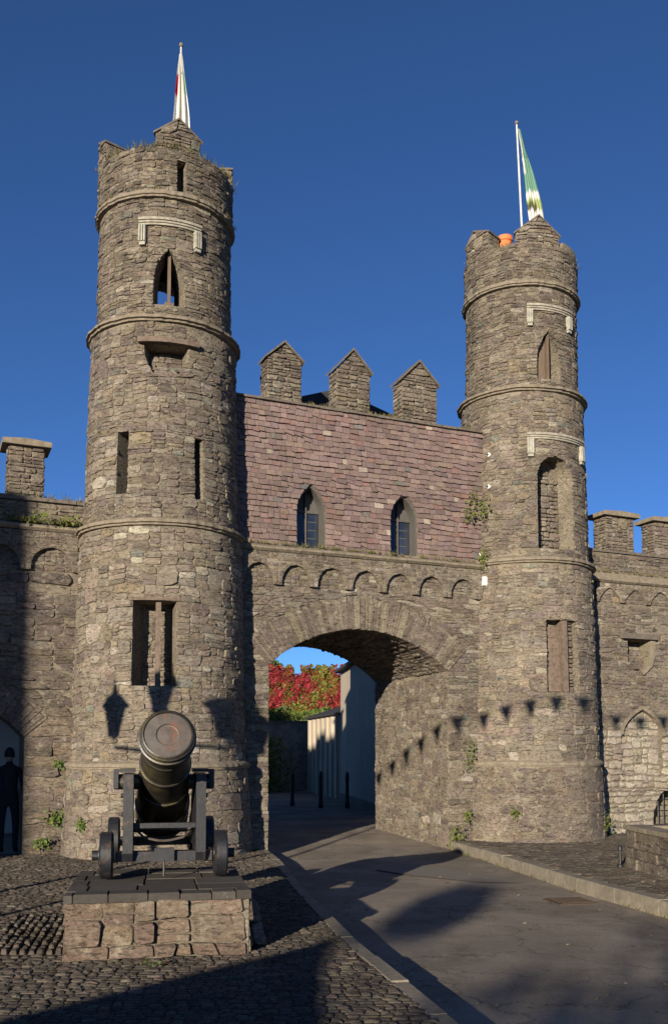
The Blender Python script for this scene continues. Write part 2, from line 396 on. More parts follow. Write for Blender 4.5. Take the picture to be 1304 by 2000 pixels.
KL = [(1.55, 2.0), (1.2, 3.8), (.52, 6.85), (.02, 8.9), (-.62, 12.2), (-1.14, 15.3), (-1.55, 17.2)]
KR = [(5.6, 3.5), (4.55, 7.2), (3.53, 11.1), (2.88, 13.6), (2.33, 16.5), (1.95, 18.2), (1.80, 18.66)]
def inset_line(L, d): # shift a polyline sideways
    out = []
    for i, p in enumerate(L):
        a, b_ = L[max(i - 1, 0)], L[min(i + 1, len(L) - 1)]
        t = Vector((b_[0] - a[0], b_[1] - a[1])).normalized(); out.append((p[0] - t.y * d, p[1] + t.x * d))
    return out
def along(L, step):
    out = []; acc = 0
    for (a, b_) in zip(L, L[1:]):
        a, b_ = Vector(a), Vector(b_); n = max(1, round((b_ - a).length / .1))
        for i in range(n): out.append(a.lerp(b_, i / n))
    out.append(Vector(L[-1])); res = [out[0]]
    for p in out:
        if (p - res[-1]).length >= step: res.append(p)
    if (out[-1] - res[-1]).length > step * .3: res.append(out[-1])
    else: res[-1] = out[-1]
    return res
KLi, KRi = inset_line(KL, .15), inset_line(KR, -.2)
WL1, WL2 = W(-30, 1.0, 0), W(1.82, .6, 0)
poly_l = [(p[0], p[1]) for p in KLi] + [(WL2.x, WL2.y), (WL1.x, WL1.y), (-30, 2.0)]
WR1, WR2 = W(5.76, .6, 0), W(30, 1.0, 0)
poly_r = [(p[0], p[1]) for p in KRi] + [(WR1.x, WR1.y), (WR2.x, WR2.y), (30, 3.5)]
def slab(name, poly, z, m):
    mb = MB(); mb.add([(x, y, z) for x, y in poly] + [(x, y, -.3) for x, y in poly], [tuple(range(len(poly)))] + [(i, (i + 1) % len(poly), len(poly) + (i + 1) % len(poly), len(poly) + i) for i in range(len(poly))])
    o = mb.put(name, m)
    bm = bmesh.new(); bm.from_mesh(o.data); bmesh.ops.triangulate(bm, faces=bm.faces[:1]); bm.to_mesh(o.data); bm.free()
    return tag(o, kind='structure')
pav_l = slab('pavement', poly_l, -.008, 'grit'); pav_r = slab('pavement', poly_r, -.012, 'grit')
def inside(x, y, poly):
    r = False; j = len(poly) - 1
    for i in range(len(poly)):
        (xi, yi), (xj, yj) = poly[i], poly[j]
        if (yi > y) != (yj > y) and x < (xj - xi) * (y - yi) / (yj - yi) + xi: r = not r
        j = i
    return r
GP = lambda u, z, dep: Vector((u, z, dep))
# plinth footprint (world) used to keep the setts clear of it
PD = Vector((-.20, .98)).normalized(); PX = Vector((PD.y, -PD.x)); PO = Vector((-1.63, 8.16))   # front middle; PD runs back, PX to the right
def PLW(b, a, z): return Vector((PO.x + PX.x * b + PD.x * a, PO.y + PX.y * b + PD.y * a, z))
def in_plinth(x, y, g=0.0):
    q = Vector((x, y)) - PO; return abs(q.dot(PX)) < .78 + g and -g < q.dot(PD) < 1.75 + g
def castle_uw(x, y): q = Vector((x, y)) - LC; return q.dot(DU), q.dot(DN)
def near_castle(x, y):
    u, w = castle_uw(x, y)
    return w > .28 or (u > 8 and w > -.3) or (u * u + w * w) < 1.55 ** 2 or ((u - UL) ** 2 + w * w) < 1.55 ** 2 or (1.0 < u < 6.4 and w > -.46)
def setts(poly, x0, x1, y0, y1, dy, dx, seed, skip):
    rng = random.Random(seed); qs = []; y = y0
    while y < y1:
        h = dy * rng.uniform(.85, 1.2); x = x0 + rng.uniform(0, dx)
        while x < x1:
            w = dx * rng.uniform(.65, 1.45); cx, cy = x + w / 2, y + h / 2
            a = pix((cx, cy, 0))
            if a and -60 < a[0] < 1364 and a[1] < 2060 and inside(cx, cy, poly) and not skip(cx, cy):
                wv = .03 * noise.noise(Vector((cx * .8, cy * .8, 0)))
                qs.append([(x, y + wv), (x + w, y + wv), (x + w, y + h + wv), (x, y + h + wv)])
            x += w
        y += h
    return qs
rngc = random.Random(11)
PATCH = lambda x, y: -3.3 < x + .2 * (y - 9) < -2.62 and 8.3 < y < 10.1
q = setts(poly_l, -6.6, 1.3, 5.2, 17.6, .066, .092, 5, lambda x, y: in_plinth(x, y) or near_castle(x, y) or PATCH(x, y))
st = masonry(q, GP, rngc, PAL_COB, gap=.005, proud=(-.003, .010), bevel=.014, base=-.02, rnd=.42, tilt=.05)
# the ribbed gutter patch of setts on edge beside the plinth
qp = []
for i in range(9):
    x = -3.3 + i * .076; y = 8.3
    while y < 10.1:
        L = rngc.uniform(.1, .17); qp.append([(x - .2 * (y - 9), y), (x + .07 - .2 * (y - 9), y), (x + .07 - .2 * (y + L - 9), y + L), (x - .2 * (y + L - 9), y + L)]); y += L
masonry(qp, GP, rngc, PAL_COB, acc=st, gap=.008, proud=(.02, .05), bevel=.016, base=-.02, rnd=.35, tilt=.06)
lay(st, pav_l, 'cobble', 'cobble_field', 'cobble')
q = setts(poly_r, 1.9, 8.2, 9.5, 20.6, .095, .16, 6, near_castle)
st = masonry(q, GP, rngc, PAL_COB, gap=.006, proud=(.002, .012), bevel=.016, base=-.02, rnd=.35, tilt=.04)
lay(st, pav_r, 'cobble', 'cobble_field', 'cobble')
def kerb(name, L, wdt, step, parent, z=.0):
    pts = along(L, step); rng = random.Random(8)
    ins = inset_line([(p.x, p.y) for p in pts], wdt)
    for i in range(len(pts) - 1):
        a, b_ = pts[i], pts[i + 1]; ia, ib = Vector(ins[i]), Vector(ins[i + 1]); g = .008 / (b_ - a).length
        zz = z + rng.uniform(-.008, .008)
        p = [a.lerp(b_, g), a.lerp(b_, 1 - g), ia.lerp(ib, 1 - g), ia.lerp(ib, g)]
        s = .018 * (1 if wdt > 0 else -1)
        c = [p[0].lerp(p[3], .1), p[1].lerp(p[2], .1), p[2], p[3]]
        mb = MB(); mb.add([(q.x, q.y, -.35) for q in p] + [(q.x, q.y, zz - .02) for q in p[:2]] + [(q.x, q.y, zz) for q in c],
               [(0, 1, 5, 4), (4, 5, 7, 6), (6, 7, 8, 9), (1, 2, 8, 7, 5), (3, 0, 4, 6, 9), (2, 3, 9, 8)])
        mb.put(name, 'kerb_stone', parent)
kerb('kerb_stone', KL, .14, .9, pav_l); kerb('kerb_stone', KR, -.19, .95, pav_r, .005)
# darker repair patch in the road and the gully cover
mb = MB(); pts = [(.3, 15.6), (.9, 14.8), (1.75, 14.1), (2.35, 14.0), (2.2, 14.7), (1.7, 15.3), (1.1, 16.2), (.5, 16.3)]
mb.add([(x, y, gz(castle_uw(x, y)[1]) + .018) for x, y in pts], [tuple(range(len(pts)))])
tag(mb.put('road_patch', 'asphalt_patch'), kind='structure')
dr = empty('drain_cover', (2.7, 12.35, -.18), 'rusty iron drain cover set in the road beside the right kerb', 'drain cover')
fn = lambda x, y, z: Vector((2.7 + x * .96 + y * -.22, 12.35 + x * .22 + y * .96, -.168 + z))
mb = MB(); mb.box(fn, -.26, .26, -.26, .26, -.02, .004); mb.put('frame', 'drain_iron', dr)
for i in range(6): MB().box(fn, -.22, .22, -.22 + i * .075, -.175 + i * .075, .0045, .016).put('bar', 'drain_iron', dr)

# ============================================================ ROUND TOWERS
PROF = [(-.5, 1.66), (0, 1.61), (1.47, 1.53), (1.471, 1.49), (5.42, 1.39), (5.421, 1.335), (8.88, 1.25), (8.881, 1.165), (11.06, 1.14), (11.061, 1.175), (11.9, 1.175)]
def rad(z):
    for (a, ra), (b_, rb) in zip(PROF, PROF[1:]):
        if z <= b_: return ra + (rb - ra) * max(0, (z - a)) / (b_ - a)
    return PROF[-1][1]
RREF = 1.3
class Tower:
    def __init__(s, cu, name, label):
        s.cu = cu; s.o = empty(name, W(cu, 0, 0), label, 'tower'); s.rng = random.Random(int(cu * 10) + 7)
    def at(s, th, z, r):               # th in degrees from the outward facade normal, towards +u
        a = R_(th); return W(s.cu + r * math.sin(a), -r * math.cos(a), z)
    def P(s, u, z, dep): return s.at(math.degrees(u / RREF), z, rad(z) + dep)
    def band(s, mb, t0, t1, z0, z1, d0, d1, n=None, t=None):   # bent box hugging the drum
        n = n or max(2, int(abs(t1 - t0) / 4)); v = []; f = []
        for i in range(n + 1):
            th = t0 + (t1 - t0) * i / n
            for z, dd in ((z0, d0), (z0, d1), (z1, d1), (z1, d0)): v.append(s.at(th, z, rad(z) + dd))
        for i in range(n):
            for k in range(4): f.append((i * 4 + k, i * 4 + (k + 1) % 4, i * 4 + 4 + (k + 1) % 4, i * 4 + 4 + k))
        f += [(0, 1, 2, 3), tuple(n * 4 + k for k in (3, 2, 1, 0))]
        return mb.add(v, f, t)
    def cut(s, mb, pts, r0, r1): return mb.prism(pts, lambda th, z: s.at(th, z, r0), lambda th, z: s.at(th, z, r1))
def U(th): return R_(th) * RREF
def rect_open(t0, t1, z0, z1): return opening(z0, z1, lambda z: (U(t0), U(t1)))
def arch_pts(t0, t1, z0, z1, zs, pointed=True, n=6):
    """outline of an arched opening: jambs to zs, then curved to z1"""
    c = (t0 + t1) / 2; hw = (t1 - t0) / 2; out = [(t0, z0), (t1, z0)]
    for i in range(n + 1):
        t = i / n; x = math.cos(t * math.pi / 2) if not pointed else 1 - t ** 2.1
        z = zs + (z1 - zs) * (math.sin(t * math.pi / 2) if not pointed else t)
        out.append((c + hw * x, z))
    for i in range(n - 1, -1, -1):
        p = out[2 + i]; out.append((2 * c - p[0], p[1]))
    return out
def arch_open(pts, z0, z1, scale=None):
    scale = scale or (lambda x: x)
    def iv(z):
        xs = []
        for (a, b_) in zip(pts, pts[1:] + pts[:1]):
            if (a[1] - z) * (b_[1] - z) <= 0 and abs(a[1] - b_[1]) > 1e-9: xs.append(a[0] + (b_[0] - a[0]) * (z - a[1]) / (b_[1] - a[1]))
        if not xs: c = sum(p[0] for p in pts) / len(pts); return (scale(c), scale(c))
        return (scale(min(xs)), scale(max(xs)))
    zs = sorted({round(p[1], 4) for p in pts if z0 < p[1] < z1})
    return opening(z0, z1, iv, [z for z in zs if z0 + .05 < z < z1 - .03][::2])
def ring_course(T, z, out, hgt, name='string_course'):
    mb = MB(); n = 120; r0 = rad(z + .05); r1 = max(rad(z - .05), r0) ; rng = T.rng
    prof = [(r0 - .1, z + hgt * .75), (r0 + .01, z + hgt * .7), (r1 + out * .75, z + hgt * .35), (r1 + out, z + hgt * .1), (r1 + out, z - hgt * .12), (r1 + out * .55, z - hgt * .2), (r1 + out * .5, z - hgt * .42), (r1 - .06, z - hgt * .55)]
    v = []
    for k in range(n):
        th = 360 * k / n; j = rng.uniform(-.014, .009); jz = .016 * noise.noise(Vector((math.cos(R_(th)) * 2, math.sin(R_(th)) * 2, z)))
        for r, h in prof: v.append(T.at(th, h + jz, r + j * (r > r0)))
    m = len(prof); f = [(k * m + i, ((k + 1) % n) * m + i, ((k + 1) % n) * m + i + 1, k * m + i + 1) for k in range(n) for i in range(m - 1)]
    mb.add(v, f); mb.put(name, 'string_stone', T.o)
def tower_merlon(T, t0, t1, zb, zs, za, thick, pal=PAL):
    c = (t0 + t1) / 2; mb = MB()
    pts = [(t0, zb), (c, zb), (t1, zb), (t1, zs), ((c + t1) / 2, (zs + za) / 2), (c, za), ((c + t0) / 2, (zs + za) / 2), (t0, zs)]
    ro = rad(11.5) - .015
    mb.prism(pts, lambda th, z: T.at(th, z, ro), lambda th, z: T.at(th, z, ro - thick))
    m = mb.put('merlon', 'mortar', T.o)
    hw = (t1 - t0) / 2
    def lim(sg):
        def fnc(z):
            k = 1 if z <= zs else max(0.02, 1 - (z - zs) / (za - zs)); return U(c + sg * hw * k)
        return fnc
    q = fill(lim(-1), lim(1), zb, za - .02, [], T.rng, breaks=(zs,), band=(.1, .2), hmax=.1, wmax=.3)
    st = masonry(q, lambda u, z, d: T.at(math.degrees(u / RREF), z, ro + .015 + d), T.rng, pal, proud=(.004, .02))
    st2 = []
    for th, sg in ((t0, -1), (t1, 1)):   # the two cheeks of the merlon
        q = fill(lambda z: 0.02, lambda z: thick - .02, zb, zs, [], T.rng, band=(.1, .2), hmax=.1, wmax=.3)
        masonry(q, lambda u, z, d, th=th, sg=sg: T.at(th + sg * math.degrees((d) / RREF), z, ro - u), T.rng, pal, acc=st2, proud=(.004, .015), base=-.02)
    lay(st + st2, m, 'stone', 'stone_infill', 'stone', 60)
    cp = MB()
    for sg in (-1, 1):                 # worn slate capping on both slopes
        a = (c + sg * (hw + 1.5), zs - .02); b_ = (c, za)
        cp.prism([a, b_, (b_[0], b_[1] + .035), (a[0], a[1] + .035)], lambda th, z: T.at(th, z, ro + .04), lambda th, z: T.at(th, z, ro - thick - .03))
    cp.put('capping', 'coping', m)
def hood(T, t0, t1, zt, drop, light='pale_stone'):
    mb = MB()
    for z0, z1, dd in ((zt - .045, zt, .085), (zt - .082, zt - .048, .062), (zt - .118, zt - .085, .042)): T.band(mb, t0, t1, z0, z1, -.03, dd)
    mb.put('hood_mould', 'hood_stone', T.o)
    for a, b_ in ((t0, t0 + 6), (t1 - 6, t1)):
        mb = MB(); T.band(mb, a, b_, zt - drop, zt - .121, -.03, .06)
        for i in range(3): T.band(mb, a + .3 + i * 2, a + 1.6 + i * 2, zt - drop + .01, zt - .121, .061, .085)
        T.band(mb, a + .6, b_ - .6, zt - drop - .05, zt - drop - .002, -.03, .06)
        mb.put('label_stop', light, T.o)

def tower_core(T, cutter):
    mb = MB(); zi = [p for p in PROF]
    outer = [(r - .008, z) for z, r in zi]; inner = [(rad(11.5) - .38, 11.9), (rad(11.5) - .38, 11.06), (.72, 11.0), (.72, -.5)]
    prof = outer + inner; n = 96; v = []
    for k in range(n):
        for r, z in prof: v.append(T.at(360 * k / n, z, r))
    m = len(prof)
    f = [(k * m + i, ((k + 1) % n) * m + i, ((k + 1) % n) * m + (i + 1) % m, k * m + (i + 1) % m) for k in range(n) for i in range(m)]
    mb.add(v, f)
    boolean_cut(mb, cutter, 'wall', 'mortar', T.o)
    d = MB(); d.lathe([(.76, 11.0), (.76, 11.02)], lambda x, y, h: W(T.cu + x, y, h), 32); d.put('roof_deck', 'roof_slate', T.o)
def back_stones(T, t0, t1, z0, z1, depth, st, pal=PAL, top=None):
    q = fill(lambda z: U(t0), lambda z: U(t1), z0, z1, [], T.rng, band=(.14, .26), hmax=.14, wmax=.34)
    if top: q = [x for x in q if top(x)]
    masonry(q, lambda u, z, d: T.P(u, z, d - depth), T.rng, pal, acc=st, proud=(.004, .02), base=-.02)

# ---- left tower
TL = Tower(0.0, 'round_tower', 'taller-looking left round stone tower behind the cannon, lantern shadow on its base')
w3 = arch_pts(-22.5, 3.5, 9.18, 10.17, 9.55)
niche = [(-28, 8.46), (-27.5, 8.28), (-25, 8.1), (-21, 7.97), (-15, 7.9), (-8, 7.9), (-2, 7.97), (2.5, 8.1), (5, 8.28), (5.5, 8.46)]
cut = MB()
TL.cut(cut, w3, .3, 1.6); TL.cut(cut, [(t + 180, z) for t, z in arch_pts(-26, 12, 9.25, 10.5, 10.3)], .3, 1.6)
TL.cut(cut, niche, .8, 1.6)
TL.cut(cut, [(-47.5, 5.94), (-38, 5.94), (-38, 6.99), (-47.5, 6.99)], .35, 1.7)
TL.cut(cut, [(10.8, 5.88), (17.6, 5.88), (17.6, 6.95), (10.8, 6.95)], .35, 1.7)
TL.cut(cut, [(-31, 2.77), (-2.5, 2.77), (-2.5, 4.15), (-31, 4.15)], .96, 1.8)
TL.cut(cut, [(-4, 11.12), (3.6, 11.12), (3.6, 11.72), (-4, 11.72)], .88, 1.4)
tower_core(TL, cut)
opL = [arch_open(w3, 9.18, 10.17, U), arch_open(niche, 7.9, 8.46, U), rect_open(-47.5, -38, 5.94, 6.99), rect_open(10.8, 17.6, 5.88, 6.95),
       rect_open(-31, -2.5, 2.77, 4.15), rect_open(-4, 3.6, 11.12, 11.72)]
ARC = 118
def shell(T, opens, pal=PAL):
    st = []
    for z0, z1, kw, pk in ((-.3, 1.42, dict(band=(.2, .4), hmax=.2, wmax=.5), tone(PAL, 1.16) if T.cu < 1 else tone(PAL_LEFT, 1.1)), (1.52, 5.36, dict(band=(.12, .36), hmax=.15, wmax=.4, hmin=.035), tone(PAL, 1.16)),
                       (5.5, 8.82, dict(band=(.12, .36), hmax=.15, wmax=.4, hmin=.035), PAL), (8.94, 11.0, dict(band=(.1, .22), hmax=.09, wmax=.4), tone(PAL, .92)), (11.12, 11.9, dict(band=(.1, .22), hmax=.09, wmax=.34), tone(PAL, .82))):
        q = fill(lambda z: U(-ARC), lambda z: U(ARC), z0, z1, opens, T.rng, **kw)
        masonry(q, T.P, T.rng, pk, acc=st, warp=.045, gap=.0035, proud=(.0, .021), bevel=.009, tilt=.1)
    return st
st = shell(TL, opL)
back_stones(TL, -31, -2.5, 2.77, 4.15, .49, st)
nv = arch_open(niche, 7.9, 8.46, U)['iv']
chute = lambda z: .02 + max(0, z - 7.9) / .56 * .36
masonry(fill(lambda z: nv(min(max(z, 7.905), 8.45))[0], lambda z: nv(min(max(z, 7.905), 8.45))[1], 7.91, 8.45, [], TL.rng, band=(.12, .2), hmax=.14, wmax=.34), lambda u, z, d: TL.P(u, z, d - chute(z)), TL.rng, PAL, acc=st, proud=(.0, .01), base=-.02, gap=.003, bevel=.006, tilt=.03)
lay(st, TL.o, 'stone', 'stone_infill', 'stone', 300)
for z, o_, h in ((1.48, .05, .12), (5.45, .085, .13), (8.9, .1, .13), (11.08, .06, .12)): ring_course(TL, z, o_, h)
hood(TL, -34.5, 17, 10.66, .42)
mb = MB(); TL.band(mb, -31.5, 12.5, 8.462, 8.55, -.4, .1); mb.put('lintel', 'red_stone', TL.o)
mb = MB(); TL.band(mb, -16.2, -12.6, 2.77, 4.15, -.26, -.07); mb.put('mullion', 'red_stone', TL.o)
mb = MB(); TL.band(mb, -33, -.5, 4.155, 4.26, -.1, .02); mb.put('lintel', 'red_stone', TL.o)
mb = MB(); TL.band(mb, -10.4, -7.6, 9.18, 10.15, -.26, -.1); TL.band(mb, -13, -5, 9.18, 9.25, -.28, -.05); mb.put('mullion', 'oak', TL.o)
for c in (-3, 87, 177, 267): tower_merlon(TL, c - 19, c + 19, 11.86, 12.15 if c == -3 else 12.26, 12.42, .36)

# ---- right tower
T_J = random.Random(2)
TR = Tower(UL, 'round_tower', 'right round stone tower with orange chimney pot and tall shallow niche')
n1 = arch_pts(-21, 15, 5.68, 7.55, 7.1, False); w3r = arch_pts(-18, 8, 9.14, 10.13, 9.55)
cut = MB()
TR.cut(cut, w3r, .92, 1.6); TR.cut(cut, n1, .9, 1.7)
TR.cut(cut, [(-16.5, 2.86), (12, 2.86), (12, 4.27), (-16.5, 4.27)], 1.2, 1.8)
tower_core(TR, cut)
opR = [arch_open(w3r, 9.14, 10.13, U), arch_open(n1, 5.68, 7.55, U), rect_open(-16.5, 12, 2.86, 4.27)]
st = shell(TR, opR)
back_stones(TR, -21, 15, 5.7, 7.35, .37, st)
back_stones(TR, 2.5, 12, 2.86, 4.27, .12, st)
lay(st, TR.o, 'stone', 'stone_infill', 'stone', 300)
for z, o_, h in ((1.48, .025, .1), (5.45, .085, .13), (8.9, .1, .13), (11.08, .06, .12)): ring_course(TR, z, o_, h)
hood(TR, -28, 24, 10.64, .4); hood(TR, -29.5, 33.5, 7.98, .43)
for z0, z1 in ((2.88, 3.16), (3.163, 3.4), (3.403, 3.72), (3.723, 3.93), (3.933, 4.14)):
    mb = MB(); TR.band(mb, -16.2, -2.8, z0, z1, -.26, -.13 + T_J.uniform(-.012, .012)); mb.put('blocking_stone', 'red_stone', TR.o)
mb = MB(); TR.band(mb, -2.7, 2.3, 2.87, 4.26, -.24, -.02); mb.put('mullion', 'red_stone', TR.o)
mb = MB(); TR.band(mb, -15.5, -6.6, 9.16, 9.98, -.22, -.14); mb.put('shutter', 'oak', TR.o)
mb = MB(); TR.band(mb, -6.4, -3.6, 9.16, 10.08, -.24, -.06); mb.put('mullion', 'oak', TR.o)
for t0, t1 in ((-38, 8), (-106, -66), (92, 130), (170, 210)): tower_merlon(TR, t0, t1, 11.86, 12.12 if t0 == -38 else 12.3, 12.46, .36)
mb = MB(); TR.band(mb, 14, 74, 11.88, 12.05, -.36, -.02); mb.put('parapet_course', 'string_stone', TR.o)

# ============================================================ GATEHOUSE
G = empty('gatehouse', WG(3.87, 0, -.2), 'stone gatehouse with wide arch, purple slate-hung upper wall and three gabled merlons', 'gatehouse')
rg = random.Random(77)
AU, AZ, AR = 3.875, 1.35, 2.72; ASP = AZ + AR * math.cos(R_(43.6)); AW = 1.875; VL = .62
def arch_profile(r=AR, n=24, half=43.6): return [(AU + r * math.sin(R_(-half + 2 * half * i / n)), AZ + r * math.cos(R_(-half + 2 * half * i / n))) for i in range(n + 1)]
mb = MB(); mb.box(WG, .2, UL - .2, .008, 3.3, -.5, 5.42)
cut = MB(); pts = [(AU + AW, -1.0)] + arch_profile()[::-1] + [(AU - AW, -1.0)]
cut.prism(pts, lambda u, z: WG(u, -1, z), lambda u, z: WG(u, 4.5, z))
lower = boolean_cut(mb, cut, 'lower_wall', 'mortar', G)
WALL0 = lambda u, z, dep: WG(u, -dep, z)
sk = AZ + (AR + VL) * math.cos(R_(43.6))
def gate_iv(z):
    if z < ASP: return (AU - AW, AU + AW)
    if z < sk:
        k = (z - ASP) / (sk - ASP); x = AW + (((AR + VL) * math.sin(R_(43.6))) - AW) * k; return (AU - x, AU + x)
    x = math.sqrt(max((AR + VL) ** 2 - (z - AZ) ** 2, 0)); return (AU - x, AU + x)
gate_o = opening(-.6, AZ + AR + VL - .01, gate_iv, [ASP, 3.6, sk, 4.0, 4.2, 4.4, 4.58])
box_o = opening(4.8, 5.44, lambda z: (1.3, 6.6))
st = masonry(fill(lambda z: 1.2, lambda z: 6.5, -.3, 5.44, [gate_o, box_o], rg, band=(.14, .3), hmax=.13, wmax=.5), WALL0, rg, PAL, warp=.04, gap=.0035, proud=(.0, .02), bevel=.009, tilt=.1)
# right side of the passage, bright in the sun
PASS = lambda u, z, dep: WG(AU + AW - dep, -u, z)
masonry(fill(lambda z: -3.3, lambda z: -.012, -.3, ASP - .05, [], rg, band=(.14, .28), hmax=.13, wmax=.36), PASS, rg, PAL, acc=st, warp=.045, gap=.005, proud=(.0, .024), bevel=.009, tilt=.1)
# vault soffit courses
def VAULT(u, s, dep):
    a = R_(43.6) - s / AR; r = AR - dep; return WG(AU + r * math.sin(a), -u, AZ + r * math.cos(a))
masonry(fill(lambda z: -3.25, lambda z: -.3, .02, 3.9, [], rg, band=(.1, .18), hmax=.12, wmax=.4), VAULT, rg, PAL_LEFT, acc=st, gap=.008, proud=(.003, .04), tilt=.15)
# quoins of the far left jamb edge are covered by the same rubble
lay(st, lower, 'stone', 'stone_infill', 'stone', 300)
# voussoirs: long thin stones set on edge round the arch, each reaching back into the vault
a = -43.6
while a < 43.4:
    da = rg.choice([.9, 1.1, 1.3, 1.6, 2.3]) * rg.uniform(.85, 1.15); e = min(a + da, 43.6); L = VL * rg.uniform(.8, 1.1)
    c = pick(PAL_VOUS, rg); t0, t1 = R_(a + .05), R_(e - .05); pr = rg.uniform(.002, .026); rr = AR - rg.uniform(.0, .02)
    v = []
    for w in (-pr, .3):
        for r, t in ((rr, t0), (rr, t1), (AR + L, t1), (AR + L, t0)): v.append(WG(AU + r * math.sin(t), w, AZ + r * math.cos(t)))
    tm = (t0 + t1) / 2
    for r, t, w in ((rr + .02, t0 + .002, -pr - .008), (rr + .02, t1 - .002, -pr - .008), (AR + L - .02, t1 - .002, -pr - .006), (AR + L - .02, t0 + .002, -pr - .01)):
        v.append(WG(AU + r * math.sin(t), w, AZ + r * math.cos(t)))
    put('voussoir', v, [(0, 1, 9, 8), (1, 2, 10, 9), (2, 3, 11, 10), (3, 0, 8, 11), (8, 9, 10, 11), (0, 1, 5, 4), (1, 2, 6, 5), (2, 3, 7, 6), (3, 0, 4, 7)], 'stone', G, c)
    a = e
# blind arcade on corbels under the string course
def arcade(parent, u0, n, sp, zb, zt, zarch, front, back, foot, pal, pointed=False, plane=0.0, pl=None, WF=WG):
    pl = pl or (lambda u, w, z: WF(u, plane + w, z))
    mb = MB()
    for k in range(n):
        a, b_ = u0 + k * sp, u0 + (k + 1) * sp; l, r = a + foot / 2, b_ - foot / 2; c = (l + r) / 2; hw = (r - l) / 2
        arc = []
        for i in range(11):
            t = math.pi * i / 10
            x = math.cos(t); zz = math.sin(t) ** (1.0 if not pointed else .8)
            if pointed: zz = (1 - abs(x) ** 1.5) ** .9
            arc.append((c + hw * x, zb + .04 + (zarch - zb - .04) * zz))
        pts = [(a, zb), (l, zb)] + arc[::-1] + [(r, zb), (b_, zb), (b_, zt), (a, zt)]
        m2 = MB()
        for q0, q1 in zip(pts[1:-3], pts[2:-3]):      # strips from the arch line up to the top edge
            if abs(q0[0] - q1[0]) < 1e-6: continue
            m2.prism([(q0[0], q0[1]), (q1[0], q1[1]), (q1[0], zt), (q0[0], zt)], lambda u, z: pl(u, front, z), lambda u, z: pl(u, back, z))
        m2.prism([(a, zb), (l, zb), (l, zt), (a, zt)], lambda u, z: pl(u, front, z), lambda u, z: pl(u, back, z))
        m2.prism([(r, zb), (b_ - .003, zb), (b_ - .003, zt), (r, zt)], lambda u, z: pl(u, front, z), lambda u, z: pl(u, back, z))
        ap = m2.put('blind_arch', 'mortar', parent)
        # stones over the face of the arch head
        def lf(z): return a
        op = opening(zb - .01, zarch, lambda z: (c - hw * wid(z), c + hw * wid(z)), [zb + .1, zb + .18, zb + .26, zarch - .05])
        def wid(z):
            k = min(max((z - zb - .04) / (zarch - zb - .04), 0), 1)
            if pointed: return (1 - k ** (1 / .9)) ** (1 / 1.5)
            return math.sqrt(max(1 - k * k, 0))
        st = masonry(fill(lambda z: a, lambda z: b_, zb, zt, [op], rg, band=(.07, .13), hmax=.08, wmax=.26), lambda u, z, d: pl(u, front - d, z), rg, pal, proud=(.003, .014), base=-.012, gap=.005, bevel=.01)
        for s_, v, f, t in sorted(st, key=lambda s: -s[0]): mb.add(v, f, t)
        tag(mb.put('arch_stones', 'stone', ap), kind='stuff'); mb = MB()
        # shallow field of the arch
        bs = masonry(fill(lambda z: l, lambda z: r, zb, zarch, [], rg, band=(.08, .16), hmax=.09, wmax=.26), lambda u, z, d: pl(u, 0 - d, z), rg, pal, proud=(.002, .012), base=-.03, gap=.005, bevel=.01)
        m3 = MB()
        for s_, v, f, t in bs: m3.add(v, f, t)
        tag(m3.put('arch_field', 'stone', ap), kind='stuff')
arcade(G, 1.423 - .0, 8, .715, 4.8, 5.40, 5.19, -.085, .03, .15, PAL)
mb = MB(); prof = [(.1, 5.41), (-.1, 5.41), (-.15, 5.45), (-.15, 5.485), (.0, 5.55), (.12, 5.56)]
for k in range(12):
    m2 = MB(); a, b_ = 1.25 + k * .44, 1.25 + (k + 1) * .44; j = rg.uniform(-.008, .008)
    m2.prism(prof, lambda w, z: WG(a + .003, w + j, z + j), lambda w, z: WG(b_ - .003, w + j, z + j)); m2.put('string_stone', 'string_stone', G)
